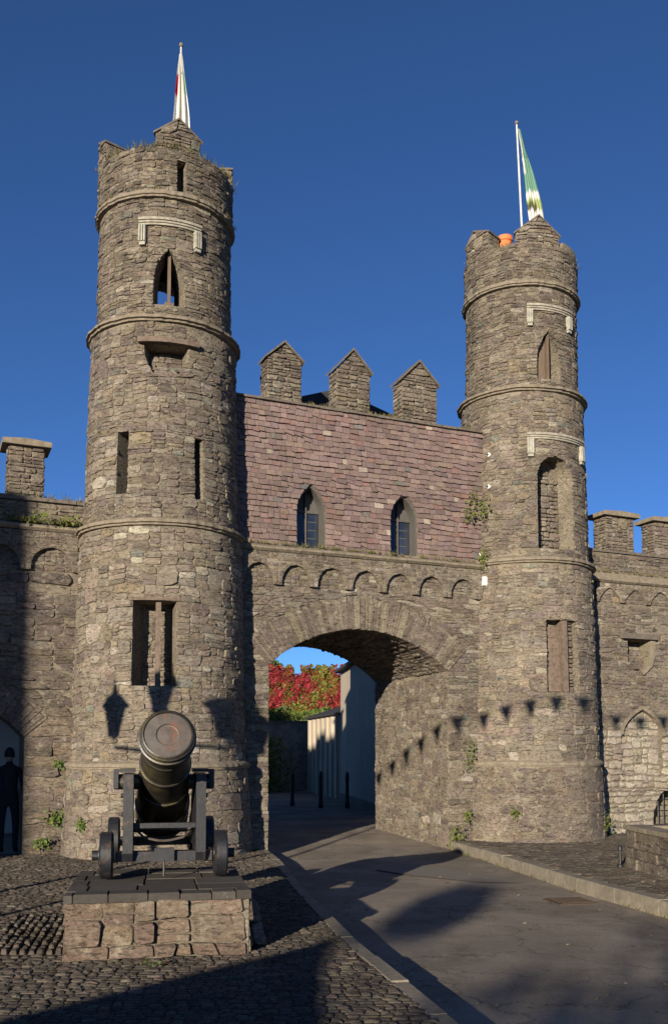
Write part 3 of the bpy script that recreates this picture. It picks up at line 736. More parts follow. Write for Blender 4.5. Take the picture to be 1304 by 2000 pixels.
# upper, slate-hung wall
ZT = 8.27; SW = .07
lan1 = arch_pts(2.55, 3.14, 5.56, 6.79, 6.3); lan2 = arch_pts(4.51, 5.11, 5.58, 6.82, 6.33)
mb = MB(); mb.box(WG, .3, UL - .3, SW, .6, 5.425, ZT)
cut = MB()
for L in (lan1, lan2): cut.prism(L, lambda u, z: WG(u, -.5, z), lambda u, z: WG(u, .42, z))
upper = boolean_cut(mb, cut, 'upper_wall', 'mortar', G)
ops = [arch_open(lan1, 5.56, 6.79), arch_open(lan2, 5.58, 6.82)]
z = 5.56; sl = []
while z < ZT - .01:
    h = rg.uniform(.092, .108); z1 = min(z + h, ZT); u = 1.15 + rg.uniform(0, .2); mid = (z + z1) / 2
    blocks = sorted([(o['iv'](max(z, o['z0'] + .001)), o['iv'](min(z1, o['z1'] - .001))) for o in ops if o['z0'] < mid < o['z1']]) + [((6.62, 9), (6.62, 9))]
    ub = ut = u
    for (blb, brb), (blt, brt) in blocks:
        bl = min(blb, blt) if blb < 6 else blb; u = ub; first = True
        while u < bl - .01:
            wd = rg.uniform(.10, .21); e = u + wd
            if bl - e < .08: e = bl
            e = min(e, bl); g = .004; drop = rg.uniform(.0, .022); dep = rg.uniform(.026, .062); skew = rg.uniform(-.012, .012); lift = rg.uniform(0, .012)
            zb0, zb1 = z - drop + skew * .5, z - drop - skew * .5
            if rg.random() < .06: zb0 += .035
            um = (u + e) / 2; eb, et = (blb, blt) if e >= bl - 1e-6 else (e, e); sb, s_t = (ub, ut) if first else (u, u); first = False
            wv = lambda uu: .011 * noise.noise(Vector((uu * 1.6, z * 2.2, 5)))
            P = lambda uu, zz, d: WG(uu, SW - d, zz + wv(uu))
            v = [P(sb + g, zb0, dep), P(um, (zb0 + zb1) / 2 + rg.uniform(-.006, .004), dep + rg.uniform(-.003, .004)), P(eb - g, zb1, dep + rg.uniform(-.008, .008)), P(et - g, z1 + .02, .006 + lift), P(s_t + g, z1 + .02, .006 + lift),
                 P(sb + g, zb0, .0), P(um, (zb0 + zb1) / 2, .0), P(eb - g, zb1, .0), P(et - g, z1 + .02, -.01), P(s_t + g, z1 + .02, -.01)]
            f = [(0, 1, 2, 3, 4), (0, 5, 6, 1), (1, 6, 7, 2), (2, 7, 8, 3), (4, 9, 5, 0)]
            c = v[1]; a = pix(c); view = Vector((0, 0, CAM_Z)) - c
            sl.append(((e - u) * h / a[2] ** 2, v, f, pick(PAL_SLATE, rg, .95)))
            u = e
        ub, ut = brb, brt
    z = z1
lay(sl, upper, 'slate', 'slate_infill', 'slate', 300)
for k in range(9):
    a, b_ = 1.2 + k * .6, 1.2 + (k + 1) * .6; j = rg.uniform(-.01, .01)
    MB().box(WG, a + .003, b_ - .003, .0 + j, .64, ZT + .002 + rg.uniform(0, .01), ZT + .05 + j * .5).put('coping', 'coping', G)
for L, (ul, ur, zb, za, zs) in ((lan1, (2.55, 3.14, 5.56, 6.79, 6.3)), (lan2, (4.51, 5.11, 5.58, 6.82, 6.33))):
    c = (ul + ur) / 2
    wnd = MB(); wnd.prism(L, lambda u, z: WG(c + (u - c) * .97, .36, z), lambda u, z: WG(c + (u - c) * .97, .40, z)); wnd = wnd.put('window', 'window_timber', G)
    # dressed surround just inside the reveal
    m2 = MB(); inn = [(c + (u - c) * .88, zb + .02 + (z - zb) * .945) for u, z in L]
    n = len(L)
    v = [WG(c + (u - c) * .985, .1, zb + (z - zb) * .992) for u, z in L] + [WG(u, .1, z) for u, z in inn] + [WG(c + (u - c) * .985, .34, zb + (z - zb) * .992) for u, z in L] + [WG(u, .34, z) for u, z in inn]
    f = []
    for i in range(n):
        k = (i + 1) % n; f += [(i, k, n + k, n + i), (n + i, n + k, 3 * n + k, 3 * n + i)]
    m2.add(v, f); m2.put('surround', 'window_timber', wnd)
    for a, b_ in ((c - .245, c - .035), (c + .0, c + .245)):
        MB().box(WG, a, b_, .33, .35, zb + .08, zs - .02).put('pane', 'glass', wnd)
    m2 = MB(); m2.box(WG, c - .032, c - .003, .29, .352, zb + .05, za - .14); m2.box(WG, c - .25, c + .25, .30, .351, zs - .01, zs + .035)
    for i in range(1, 4): m2.box(WG, c + .003, c + .2, .322, .3285, zb + .08 + i * .16, zb + .095 + i * .16)
    m2.put('glazing_bar', 'window_timber', wnd)
    put('sill', *(lambda m: (m.v, m.f))(MB().box(WG, ul - .04, ur + .04, .0, .38, zb - .03, zb - .002)), 'string_stone', wnd)
def wall_merlon(parent, u0, u1, zb, zs, za, w0, th, pal=PAL, WG=WG):
    c = (u0 + u1) / 2; mb = MB(); g = .02
    pts = [(u0 + g, zb), (u1 - g, zb), (u1 - g, zs), (c, za - g), (u0 + g, zs)] if za > zs else [(u0 + g, zb), (u1 - g, zb), (u1 - g, zs), (u0 + g, zs)]
    mb.prism(pts, lambda u, z: WG(u, w0 + g, z), lambda u, z: WG(u, w0 + th - g, z)); m = mb.put('merlon', 'mortar', parent)
    def lim(sg):
        def fn(z):
            k = 1 if (z <= zs or za <= zs) else max(.02, 1 - (z - zs) / (za - zs)); return c + sg * (u1 - u0) / 2 * k
        return fn
    kw = dict(band=(.1, .22), hmax=.1, wmax=.32)
    st = masonry(fill(lim(-1), lim(1), zb, max(za, zs) - .01, [], rg, breaks=(zs,) if za > zs else (), **kw), lambda u, z, d: WG(u, w0 + .0 - d + .0, z), rg, pal, proud=(.003, .022))
    masonry(fill(lambda z: -(w0 + th), lambda z: -w0, zb, zs, [], rg, **kw), lambda u, z, d: WG(u0 - d, -u, z), rg, pal, acc=st, proud=(.003, .02))
    masonry(fill(lambda z: w0, lambda z: w0 + th, zb, zs, [], rg, **kw), lambda u, z, d: WG(u1 + d, u, z), rg, pal, acc=st, proud=(.003, .02))
    lay(st, m, 'stone', 'stone_infill', 'stone', 60)
    cp = MB()
    if za > zs:
        for sg in (-1, 1):
            e = c + sg * ((u1 - u0) / 2 + .05); ze = zs - .04
            cp.prism([(e, ze), (c, za), (c, za + .045), (e, ze + .04)], lambda u, z: WG(u, w0 - .05, z), lambda u, z: WG(u, w0 + th + .05, z))
    else:
        cp.prism([(u0 - .11, zs + .002), (u1 + .11, zs + .002), (u1 + .11, zs + .09), (c, zs + .12), (u0 - .11, zs + .09)], lambda u, z: WG(u, w0 - .1, z), lambda u, z: WG(u, w0 + th + .1, z))
    cp.put('capping', 'coping' if za > zs else 'string_stone', m)
    return m
for u0, u1, zs, za in ((1.97, 2.66, 9.16, 9.47), (3.38, 4.10, 9.17, 9.57), (4.79, 5.60, 9.16, 9.58)): wall_merlon(G, u0, u1, ZT + .04, zs, za, .12, .36)
# slate roof behind the merlons
rf = MB(); ra, rb = (3.95, 1.4, 9.3), (3.95, 4.6, 9.3)
ev = [(1.45, .62), (6.35, .62), (6.35, 4.6), (1.45, 4.6)]
rf.add([WG(u, w, 8.2) for u, w in ev] + [WG(*ra), WG(*rb)], [(0, 1, 4), (1, 2, 5, 4), (2, 3, 5), (3, 0, 4, 5), (3, 2, 1, 0)])
roof = rf.put('roof', 'roof_slate', G)
mb = MB(); mb.box(WG, 1.45, 6.35, 3.31, 4.55, 5.43, 8.19); mb.box(WG, 1.45, 6.35, .61, 4.55, 5.43, 5.6); mb.put('rear_wall', 'old_wall', G)

# ============================================================ CURTAIN WALLS
CL = empty('curtain_wall', W(-3, .3, 0), 'left curtain wall with arched doorway and one capped merlon, partly in deep shadow', 'wall')
rl = random.Random(5); w0 = .3
D0, DZ, DR = -3.55, .85, 1.75; DH = 1.34
dpts = [(D0 + DR * math.sin(R_(a)), DZ + DR * math.cos(R_(a))) for a in [50 - i * 5 for i in range(21)]]
mb = MB(); mb.box(W, -9, -.4, w0 + .008, w0 + .9, -.5, 5.98)
cut = MB().prism([(D0 + DH, -1)] + dpts + [(D0 - DH, -1)], lambda u, z: W(u, w0 - 1, z), lambda u, z: W(u, w0 + 2, z))
core = boolean_cut(mb, cut, 'wall_core', 'mortar', CL)
VD = .5
def door_iv(z):
    zs = DZ + DR * math.cos(R_(50)); so = DZ + (DR + VD) * math.cos(R_(50))
    if z < zs: x = DH
    elif z < so: x = DH + ((DR + VD) * math.sin(R_(50)) - DH) * (z - zs) / (so - zs)
    else: x = math.sqrt(max((DR + VD) ** 2 - (z - DZ) ** 2, 0))
    return (D0 - x, D0 + x)
WLf = lambda u, z, dep: W(u, w0 - dep, z)
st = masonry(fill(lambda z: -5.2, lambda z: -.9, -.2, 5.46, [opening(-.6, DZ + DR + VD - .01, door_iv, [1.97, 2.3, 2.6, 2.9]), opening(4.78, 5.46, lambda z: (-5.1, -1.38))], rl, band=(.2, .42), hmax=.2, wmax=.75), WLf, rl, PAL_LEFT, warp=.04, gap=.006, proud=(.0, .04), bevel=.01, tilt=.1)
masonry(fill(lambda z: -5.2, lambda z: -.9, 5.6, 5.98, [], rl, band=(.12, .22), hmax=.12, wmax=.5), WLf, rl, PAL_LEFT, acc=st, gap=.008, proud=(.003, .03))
lay(st, CL, 'stone', 'stone_infill', 'stone', 300)
a = -50
while a < 49.5:
    e = min(a + rl.uniform(2.6, 5), 50); t0, t1 = R_(a + .15), R_(e - .15); pr = rl.uniform(.005, .03); L = VD * rl.uniform(.85, 1.08); v = []
    for w in (w0 - pr, w0 + .3):
        for r, t in ((DR - .01, t0), (DR - .01, t1), (DR + L, t1), (DR + L, t0)): v.append(W(D0 + r * math.sin(t), w, DZ + r * math.cos(t)))
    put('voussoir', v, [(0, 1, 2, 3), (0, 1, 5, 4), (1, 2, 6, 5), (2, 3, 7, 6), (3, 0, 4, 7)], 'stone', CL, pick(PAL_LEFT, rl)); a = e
rg = rl
arcade(CL, -1.4 - .86 * 4, 4, .86, 4.8, 5.46, 5.2, -.085, .03, .17, PAL_LEFT, plane=w0, WF=W)
for k in range(9):
    a, b_ = -5.2 + k * .47, -5.2 + (k + 1) * .47; j = rl.uniform(-.012, .012)
    MB().prism([(.1, 5.47), (-.1, 5.47), (-.15, 5.51), (-.14, 5.55), (-.02, 5.6), (.1, 5.6)], lambda w, z: W(a + .004, w0 + w + j, z + j), lambda w, z: W(b_ - .004, w0 + w + j, z + j)).put('string_stone', 'string_stone', CL)
    MB().box(W, a + .004, b_ - .004, w0 - .06 + j, w0 + .92, 5.985, 6.05 + j).put('coping', 'coping', CL)
wall_merlon(CL, -2.56, -1.98, 6.03, 6.92, 0, w0 + .0, .45, PAL_LEFT, W); wall_merlon(CL, -4.1, -3.5, 6.03, 6.92, 0, w0, .45, PAL_LEFT, W)

CR = empty('curtain_wall', WC(10.5, .2, 0), 'right curtain wall with two capped merlons, blocked pointed arch and pale lower stones', 'wall')
rr_ = random.Random(9); w1 = .2
mb = MB(); mb.box(WC, 8.0, 15, w1 + .01, w1 + .9, -.5, 6.1)
ga = arch_pts(10.2, 11.32, 1.2, 2.68, 2.05)
gr = [(11.05 + .55 * (1 - math.cos(R_(a))), .2 + .72 * math.sin(R_(a))) for a in range(0, 181, 15)]
cut = MB().prism(ga, lambda u, z: WC(u, w1 - .5, z), lambda u, z: WC(u, w1 + .09, z))
cut.prism([(11.05, -.45), (12.15, -.45)] + gr[::-1], lambda u, z: WC(u, w1 - .5, z), lambda u, z: WC(u, w1 + .7, z))
brk = [(10.42, 4.2), (10.42, 3.72), (10.62, 3.5), (10.85, 3.5), (10.99, 3.75), (10.99, 4.2)]
cut.prism(brk, lambda u, z: WC(u, w1 - .5, z), lambda u, z: WC(u, w1 + .5, z))
boolean_cut(mb, cut, 'wall_core', 'mortar', CR)
WRf = lambda u, z, dep: WC(u, w1 - dep, z)
stp = []
low_o = opening(-.6, 2.2, lambda z: (9.0, 13.5)); gr_o = opening(.2, .92, lambda z: (11.6 - .55 * math.sqrt(max(1 - ((z - .2) / .72) ** 2, 0)), 11.6 + .55 * math.sqrt(max(1 - ((z - .2) / .72) ** 2, 0))), [.4, .6, .75, .85])
gr_b = opening(-.6, .2, lambda z: (11.05, 12.15))
st = masonry(fill(lambda z: 8.9, lambda z: 13.0, 2.2, 5.42, [arch_open(ga, 2.2, 2.68), arch_open(brk, 3.5, 4.2), opening(4.95, 5.42, lambda z: (9.05, 13))], rr_, band=(.14, .3), hmax=.12, wmax=.42), WRf, rr_, PAL, warp=.04, gap=.0045, proud=(.0, .02), bevel=.009, tilt=.1)
masonry(fill(lambda z: 9.0, lambda z: 13.0, -.3, 2.2, [gr_o, gr_b, arch_open(ga, 1.2, 2.2)], rr_, band=(.22, .4), hmax=.22, wmax=.42, hmin=.09), WRf, rr_, tone(PAL_PALE, 1.02), acc=stp, warp=.05, gap=.013, proud=(.025, .045), bevel=.012, rnd=.36, tilt=.05)
masonry(fill(lambda z: 10.22, lambda z: 11.3, 1.2, 2.62, [], rr_, band=(.22, .36), hmax=.22, wmax=.4, hmin=.09), lambda u, z, d: WC(u, w1 + .09 - d, z), rr_, tone(PAL_PALE, 1.02), acc=stp, warp=.05, gap=.013, proud=(.025, .04), bevel=.012, base=-.03, rnd=.36, tilt=.05)
masonry(fill(lambda z: 10.44, lambda z: 10.98, 3.55, 4.2, [], rr_, band=(.12, .2), hmax=.12, wmax=.3), lambda u, z, d: WC(u, w1 + .02 + (z - 3.5) * .5 - d, z), rr_, PAL, acc=st, proud=(.0, .008), base=-.02, gap=.003)
masonry(fill(lambda z: 8.6, lambda z: 13, 5.55, 6.1, [], rr_, band=(.1, .2), hmax=.11, wmax=.4), WRf, rr_, PAL, acc=st, gap=.006, proud=(.003, .025))
lay(st, CR, 'stone', 'stone_infill', 'stone', 300); lay(stp, CR, 'pale_stone', 'pale_stone_infill', 'pale_rubble', 300)
rg = rr_
arcade(CR, 9.55, 5, .71, 5.0, 5.42, 5.32, -.06, .03, .12, PAL, pointed=True, plane=w1, WF=WC)
for k in range(9):
    a, b_ = 8.7 + k * .48, 8.7 + (k + 1) * .48; j = rr_.uniform(-.008, .008)
    MB().prism([(.1, 5.43), (-.08, 5.43), (-.13, 5.47), (-.12, 5.51), (-.0, 5.7), (.1, 5.72)], lambda w, z: WC(a + .004, w1 + w + j, z + j), lambda w, z: WC(b_ - .004, w1 + w + j, z + j)).put('string_stone', 'string_stone', CR)
    MB().box(WC, a + .004, b_ - .004, w1 - .04 + j, w1 + .92, 6.105, 6.16 + j).put('coping', 'coping', CR)
wall_merlon(CR, 9.86, 10.64, 6.16, 6.93, 0, w1, .42, PAL, WC); wall_merlon(CR, 11.22, 12.0, 6.16, 6.93, 0, w1, .42, PAL, WC)
MB().box(WC, 10.2, 11.14, w1 - .14, w1 + .1, 4.21, 4.33).put('bracket_slab', 'coping', CR)
bl = [(11.0, 4.2), (11.13, 4.2), (11.13, 3.85), (11.02, 3.6), (10.8, 3.42), (10.72, 3.5), (10.9, 3.65), (11.0, 3.86)]
MB().prism(bl, lambda u, z: WC(u, w1 - .07, z), lambda u, z: WC(u, w1 + .05, z)).put('bracket_jamb', 'string_stone', CR)
hm = arch_pts(10.15, 11.37, 2.1, 2.74, 2.1); hi_ = arch_pts(10.22, 11.3, 2.1, 2.66, 2.1); mb = MB()
for i in range(2, len(hm) - 1): mb.prism([hm[i], hm[i + 1], hi_[i + 1], hi_[i]], lambda u, z: WC(u, w1 - .05, z), lambda u, z: WC(u, w1 + .05, z))
mb.put('hood_mould', 'string_stone', CR)
gr_ = MB()
for i in range(7): gr_.tube([WC(11.13 + i * .155, w1 + .12, -.3), WC(11.13 + i * .155, w1 + .12, .2 + .7 * math.sqrt(max(.02, 1 - ((i - 3) / 3.3) ** 2)))], .012, 6)
for zz in (.1, .4, .65): gr_.tube([WC(11.08, w1 + .12, zz), WC(12.1, w1 + .12, zz)], .012, 6)
gr_.put('grille', 'black_paint', CR)

# ============================================================ CANNON ON ITS PLINTH
PL = empty('cannon_plinth', PLW(0, .85, 0), 'low rough stone plinth with dark slate top beneath the cannon', 'plinth')
rp = random.Random(21); ZP = .475
MB().box(PLW, -.74, .74, .03, 1.72, -.2, ZP).put('core', 'mortar', PL)
mk = dict(band=(.07, .3), hmax=.2, wmax=.42, hmin=.035)
st = masonry(fill(lambda z: -.79 + z * .08, lambda z: .72 - z * .06, 0, ZP, [], rp, **mk), lambda u, z, d: PLW(u, .0 - d + z * .06, z), rp, PAL_RED, gap=.006, proud=(.0, .06), bevel=.009, base=-.06, warp=.03, rnd=.16)
masonry(fill(lambda z: .04, lambda z: 1.72, 0, ZP, [], rp, **mk), lambda u, z, d: PLW(.76 + d - z * .06, u, z), rp, PAL_RED, acc=st, gap=.006, proud=(.0, .05), bevel=.009, base=-.05, warp=.03, rnd=.16)
masonry(fill(lambda z: -1.72, lambda z: -.04, 0, ZP, [], rp, **mk), lambda u, z, d: PLW(-.78 - d + z * .06, -u, z), rp, PAL_RED, acc=st, gap=.006, proud=(.0, .05), bevel=.009, base=-.05, warp=.03, rnd=.16)
masonry(fill(lambda z: 0, lambda z: .42, 0, ZP * .8, [], rp, **mk), lambda u, z, d: PLW(.62 + u * .75 - z * .2, .0 + u * .9 - d * 1.2 + z * .12, z), rp, PAL_RED, acc=st, gap=.01, proud=(.02, .08), bevel=.03, base=-.1, warp=.04)
lay(st, PL, 'stone', 'stone_infill', 'stone', 300)
ys = [-.02, .2, .55, .98, 1.36, 1.76]
for j in range(5):
    xs = [-.78] + sorted(-.78 + 1.54 * (q + rp.uniform(.25, .75)) / 6 for q in range(6))[::1 if j == 0 else 2] + [.76]
    for i in range(len(xs) - 1):
        x0, x1 = xs[i], xs[i + 1]; k = rp.uniform(.7, 1.3); zz = ZP + .055 + rp.uniform(-.008, .008)
        mb = MB(); g = .004; y0, y1 = ys[j], ys[j + 1]
        mb.add([PLW(x0 + g, y0 + g, ZP - .01), PLW(x1 - g, y0 + g, ZP - .01), PLW(x1 - g, y1 - g, ZP - .01), PLW(x0 + g, y1 - g, ZP - .01), PLW(x0 + g, y0 + g, zz - .012), PLW(x1 - g, y0 + g, zz - .012), PLW(x1 - g, y1 - g, zz - .012), PLW(x0 + g, y1 - g, zz - .012),
                PLW(x0 + g * 2.5, y0 + g * 2.5, zz), PLW(x1 - g * 2.5, y0 + g * 2.5, zz), PLW(x1 - g * 2.5, y1 - g * 2.5, zz), PLW(x0 + g * 2.5, y1 - g * 2.5, zz)],
               [(0, 1, 5, 4), (1, 2, 6, 5), (2, 3, 7, 6), (3, 0, 4, 7), (4, 5, 9, 8), (5, 6, 10, 9), (6, 7, 11, 10), (7, 4, 8, 11), (8, 9, 10, 11)])
        mb.t = [(.06 * k, .052 * k, .045 * k)] * len(mb.v); mb.put('slab', 'slate', PL)
ZC = ZP + .066
# cannon frame: a forward (towards the muzzle), b to the viewer's right, z up; origin under the trunnions
TRN = Vector((-1.86, 9.43))
FW = Vector((.215, -.977)).normalized(); RT = Vector((-FW.y, FW.x))
def CN(a, b, z): return Vector((TRN.x + FW.x * a + RT.x * b, TRN.y + FW.y * a + RT.y * b, z))
CA = empty('cannon', CN(-.3, 0, ZC), 'black iron cannon on a four-wheeled naval carriage, muzzle raised towards the viewer', 'cannon')
EL = R_(20); ZT_ = 1.44
def BR(x, y, h): # h along the barrel from the trunnions, x sideways, y up across the barrel
    return CN(h * math.cos(EL) - y * math.sin(EL), x, ZT_ + h * math.sin(EL) + y * math.cos(EL))
prof = [(.02, -1.42), (.06, -1.40), (.075, -1.35), (.06, -1.30), (.045, -1.27), (.07, -1.24), (.2, -1.2), (.285, -1.16), (.285, -1.11), (.27, -1.10), (.268, -.75), (.28, -.745), (.28, -.70), (.262, -.69), (.245, -.1), (.255, -.095), (.255, -.05), (.238, -.04),
        (.228, .45), (.238, .455), (.238, .49), (.224, .50), (.212, .86), (.22, .865), (.22, .89), (.211, .90), (.216, .98), (.232, 1.07), (.238, 1.1), (.248, 1.105), (.25, 1.135), (.236, 1.14), (.23, 1.165), (.236, 1.17), (.236, 1.19), (.222, 1.2), (.218, 1.215), (.205, 1.222), (.2, 1.205)]
mb = MB(); mb.lathe(prof, BR, 48, cap=False); br = mb.put('barrel', 'iron', CA, smooth=True)
for p in br.data.polygons: p.use_smooth = True
mod = br.modifiers.new('e', 'EDGE_SPLIT'); mod.split_angle = R_(35)
MB().lathe([(.205, 1.19), (.2, 1.206), (.1, 1.21), (.095, 1.198), (.088, 1.196), (.0, 1.2)], BR, 40, cap=False).put('muzzle_plug', 'muzzle_iron', br)
for sg in (-1, 1):
    MB().tube([CN(0, sg * .2, ZT_ - .02), CN(0, sg * .47, ZT_ - .02)], .075, 20).put('trunnion', 'iron', CA)
    m2 = MB(); m2.box(CN, -.1, .1, sg * .43, sg * .475, 1.36, 1.54); m2.box(CN, -.16, .18, sg * .27, sg * .42, 1.515, 1.545); m2.put('trunnion_cap', 'black_paint', CA)
    side = [(.42, .70), (.46, .78), (.46, 1.5), (.1, 1.51), (-.14, 1.5), (-.2, 1.34), (-.5, 1.27), (-.56, 1.1), (-.86, 1.02), (-.92, .86), (-1.3, .8), (-1.3, .66), (-.9, .66), (-.6, .78), (-.2, .8), (.1, .7)]
    mb = MB(); mb.prism(side, lambda a, z: CN(a, sg * .285, z), lambda a, z: CN(a, sg * .375, z)); ch = mb.put('cheek', 'black_paint', CA)
    for a, z in ((.3, .9), (.3, 1.3), (-.1, 1.1), (-.4, .95), (-.8, .82)): MB().tube([CN(a, sg * .375, z), CN(a, sg * .4, z)], .022, 8).put('bolt', 'black_paint', ch)
    for a, r, zc, wb in ((.32, .215, ZC + .215, .52), (-1.0, .24, ZC + .24, .49)):
        mb = MB(); pf = [(.04, -.065), (r * .35, -.066), (r * .36, -.06), (r - .02, -.06), (r, -.045), (r, .045), (r - .02, .06), (r * .36, .06), (r * .35, .07), (.04, .07)]
        mb.lathe(pf, lambda x, y, h: CN(a + x, sg * (wb + h), zc + y), 32); wh = crisp(mb.put('wheel', 'black_paint', CA))
        MB().tube([CN(a, sg * (wb + .05), zc), CN(a, sg * (wb + .13), zc)], .045, 12).put('axle_end', 'black_paint', wh)
for a, z in ((.32, ZC + .215), (-1.0, ZC + .24)):
    m2 = MB(); m2.box(CN, a - .06, a + .06, -.44, .44, z - .06, z + .03); m2.put('axle_tree', 'black_paint', CA)
MB().box(CN, .26, .36, -.283, .283, 1.0, 1.045).put('transom', 'black_paint', CA)
MB().tube([CN(-.42, -.37, .93), CN(-.42, .37, .93)], .03, 10).put('bed_bolt', 'black_paint', CA)
MB().box(CN, -1.2, -.3, -.1, .1, .955, 1.0).put('stool_bed', 'oak', CA)
MB().prism([(-1.2, 1.002), (-.5, 1.002), (-.5, 1.04), (-1.2, 1.1)], lambda a, z: CN(a, -.085, z), lambda a, z: CN(a, .085, z)).put('quoin', 'black_paint', CA)
m2 = MB(); m2.box(CN, .38, .43, -.09, .09, .7, .82); m2.tube([CN(.4, 0, .7), CN(.42, 0, ZC + .02)], .012, 6); m2.put('hitch_plate', 'black_paint', CA)
m2 = MB()
for sg in (-1, 1): m2.tube([CN(.15, sg * .27, .98), CN(.22, sg * .18, .90), CN(.24, sg * .06, .875), CN(.24, 0, .87)], .012, 6)
m2.put('chain', 'muzzle_iron', CA)

# ============================================================ FLAGS, POT, FITTINGS
def flag(name, label, top, bot, ftop, attach, fl_len, widths, lean, colour, seed):
    o = empty(name, bot, label, 'flag'); top, bot = Vector(top), Vector(bot)
    MB().tube([bot, top], [.028, .018], 8).put('pole', 'pole_paint', o)
    MB().lathe([(.0, 0), (.03, .01), (.04, .04), (.03, .07), (.0, .085)], lambda x, y, h: top + Vector((x, y, h)), 10, cap=False).put('finial', 'string_stone', o)
    rng = random.Random(seed); n, m = 26, 22; v = []; t = []; f = []
    for i in range(n + 1):
        k = i / n; wd = widths(k); c = Vector(ftop) + Vector((lean[0] * k, lean[1] * k, -fl_len * k))
        for j in range(m + 1):
            s = j / m; ph = s * 2 * math.pi * 2.5 + .8 * math.sin(k * 3 + seed)
            x = wd * (s - attach) + .012 * math.sin(ph * 2 + k * 4); y = .05 * (.3 + k) * math.sin(ph) - .04
            zz = -.1 * (abs(s - .5) * 2) ** 1.5 * (k > .97) + .02 * math.sin(s * 9 + k * 8)
            v.append(c + Vector((x, y, zz))); t.append(colour(s, k))
    f = [(i * (m + 1) + j, i * (m + 1) + j + 1, (i + 1) * (m + 1) + j + 1, (i + 1) * (m + 1) + j) for i in range(n) for j in range(m)]
    put('cloth', v, f, 'flag_cloth', o, t, True)
WHT, GRN, RED, DRK = (.72, .70, .64), (.17, .34, .24), (.55, .03, .06), (.10, .10, .045)
def colL(s, k):
    if .25 < k < .5 and s < .3: return RED
    if .2 < k < .5 and s > .78: return (.42, .55, .36)
    if .15 < k < .75 and .42 < s < .52: return (.35, .34, .08)
    return WHT
flag('flagpole', 'white flag hanging limp from the pole on the left tower', (-3.187, 16.9, 14.55), (-3.17, 16.9, 11.03), (-3.187, 16.9, 14.38), .5, 1.55, lambda k: .04 + .30 * k ** .8, (.02, 0), colL, 3)
def colR(s, k):
    if k < .62: return WHT if s < .25 + .1 * math.sin(k * 9) and k < .45 else GRN
    if .7 < k < .82: return DRK if s < .6 and k > .76 else (.35, .42, .16)
    return WHT
flag('flagpole', 'green and white flag on the slightly leaning pole of the right tower', (3.44, 19.97, 15.15), (3.60, 19.97, 11.03), (3.47, 19.95, 15.0), .1, 2.15, lambda k: .03 + .27 * min(1, k * 1.3), (.27, 0), colR, 5)
pot = empty('chimney_pot', (3.10, 19.55, 11.03), 'orange clay chimney pot poking above the right tower parapet', 'chimney pot')
pf = lambda x, y, h: Vector((3.10 + x, 19.55 + y, h))
MB().lathe([(.2, 11.03), (.2, 11.75)], pf, 20).put('stack', 'string_stone', pot)
MB().lathe([(.15, 11.751), (.14, 12.3), (.165, 12.32), (.165, 12.41), (.12, 12.415), (.11, 11.9)], pf, 20, cap=False).put('pot', 'terracotta', pot)
bx = empty('wall_light', WG(6.55, -.02, 5.12), 'small white lamp box fixed where gatehouse meets right tower', 'lamp')
MB().box(WG, 6.5, 6.62, -.16, -.035, 5.08, 5.26).put('case', 'white_paint', bx)
m2 = MB(); m2.tube([WG(6.56, -.1, 5.262), WG(6.57, -.11, 5.4), WG(6.5, -.14, 5.6), WG(6.47, -.05, 5.75)], .008, 6); m2.put('cable', 'white_paint', bx)
m2 = MB(); m2.box(WG, 6.53, 6.59, -.09, -.0, 4.96, 5.078); m2.put('bracket', 'black_paint', bx)
for z, tx in ((7.63, 'upper of two small white round fixings on the right tower'), (6.98, 'lower of two small white round fixings on the right tower')):
    d = empty('wall_disc', TR.at(-64, z, rad(z) + .03), tx, 'fixing', 'white wall fixings')
    c0 = TR.at(-64, z, rad(z)); nn = (TR.at(-64, z, 2) - TR.at(-64, z, 1)).normalized(); sx = Vector((0, 0, 1)).cross(nn)
    dfn = lambda x, y, h: c0 + sx * x + Vector((0, 0, 1)) * y + nn * h
    MB().lathe([(.04, .0), (.04, .035), (.025, .045)], dfn, 14).put('plate', 'white_paint', d)
    MB().lathe([(.018, .055), (.018, .08)], dfn, 8).put('screw', 'black_paint', d)
pq = empty('wall_plaque', WG(1.72, -.05, .77), 'small dark square plaque on the pier left of the arch', 'plaque')
MB().box(WG, 1.63, 1.81, -.065, .0, .69, .87).put('plate', 'black_paint', pq)
MB().box(WG, 1.655, 1.785, -.074, -.0655, .715, .845).put('inset', 'iron', pq)

# stone trough on the right pavement
TG = empty('stone_trough', (4.7, 13.9, 0), 'low square-edged stone trough on the right pavement by the wall', 'trough')
td = Vector((.14, -1.4)).normalized(); tx_ = Vector((-td.y, td.x)); to = Vector((4.0, 14.5))
def TGf(b, a, z): return Vector((to.x + tx_.x * b + td.x * a, to.y + tx_.y * b + td.y * a, z))
rt = random.Random(4); ZTg = .56
MB().box(TGf, .03, 1.2, .03, 2.4, -.1, ZTg - .08).put('core', 'mortar', TG)
st = masonry(fill(lambda z: .0, lambda z: 2.4, 0, ZTg, [], rt, band=(.14, .22), hmax=.2, wmax=.5), lambda u, z, d: TGf(-d, u, z), rt, tone(PAL_LEFT, .95), gap=.005, proud=(.0, .012), base=-.04, rnd=.15)
masonry(fill(lambda z: -1.2, lambda z: .0, 0, ZTg, [], rt, band=(.14, .22), hmax=.2, wmax=.5), lambda u, z, d: TGf(-u, -d, z), rt, tone(PAL_LEFT, .95), acc=st, gap=.005, proud=(.0, .012), base=-.04, rnd=.15)
lay(st, TG, 'stone', 'stone_infill', 'stone', 80)
for a in (0, .82, 1.63): MB().box(TGf, -.03, .28, a + .005 - .02 * (a == 0), a + .81, ZTg + .002, ZTg + .07).put('coping', 'string_stone', TG)
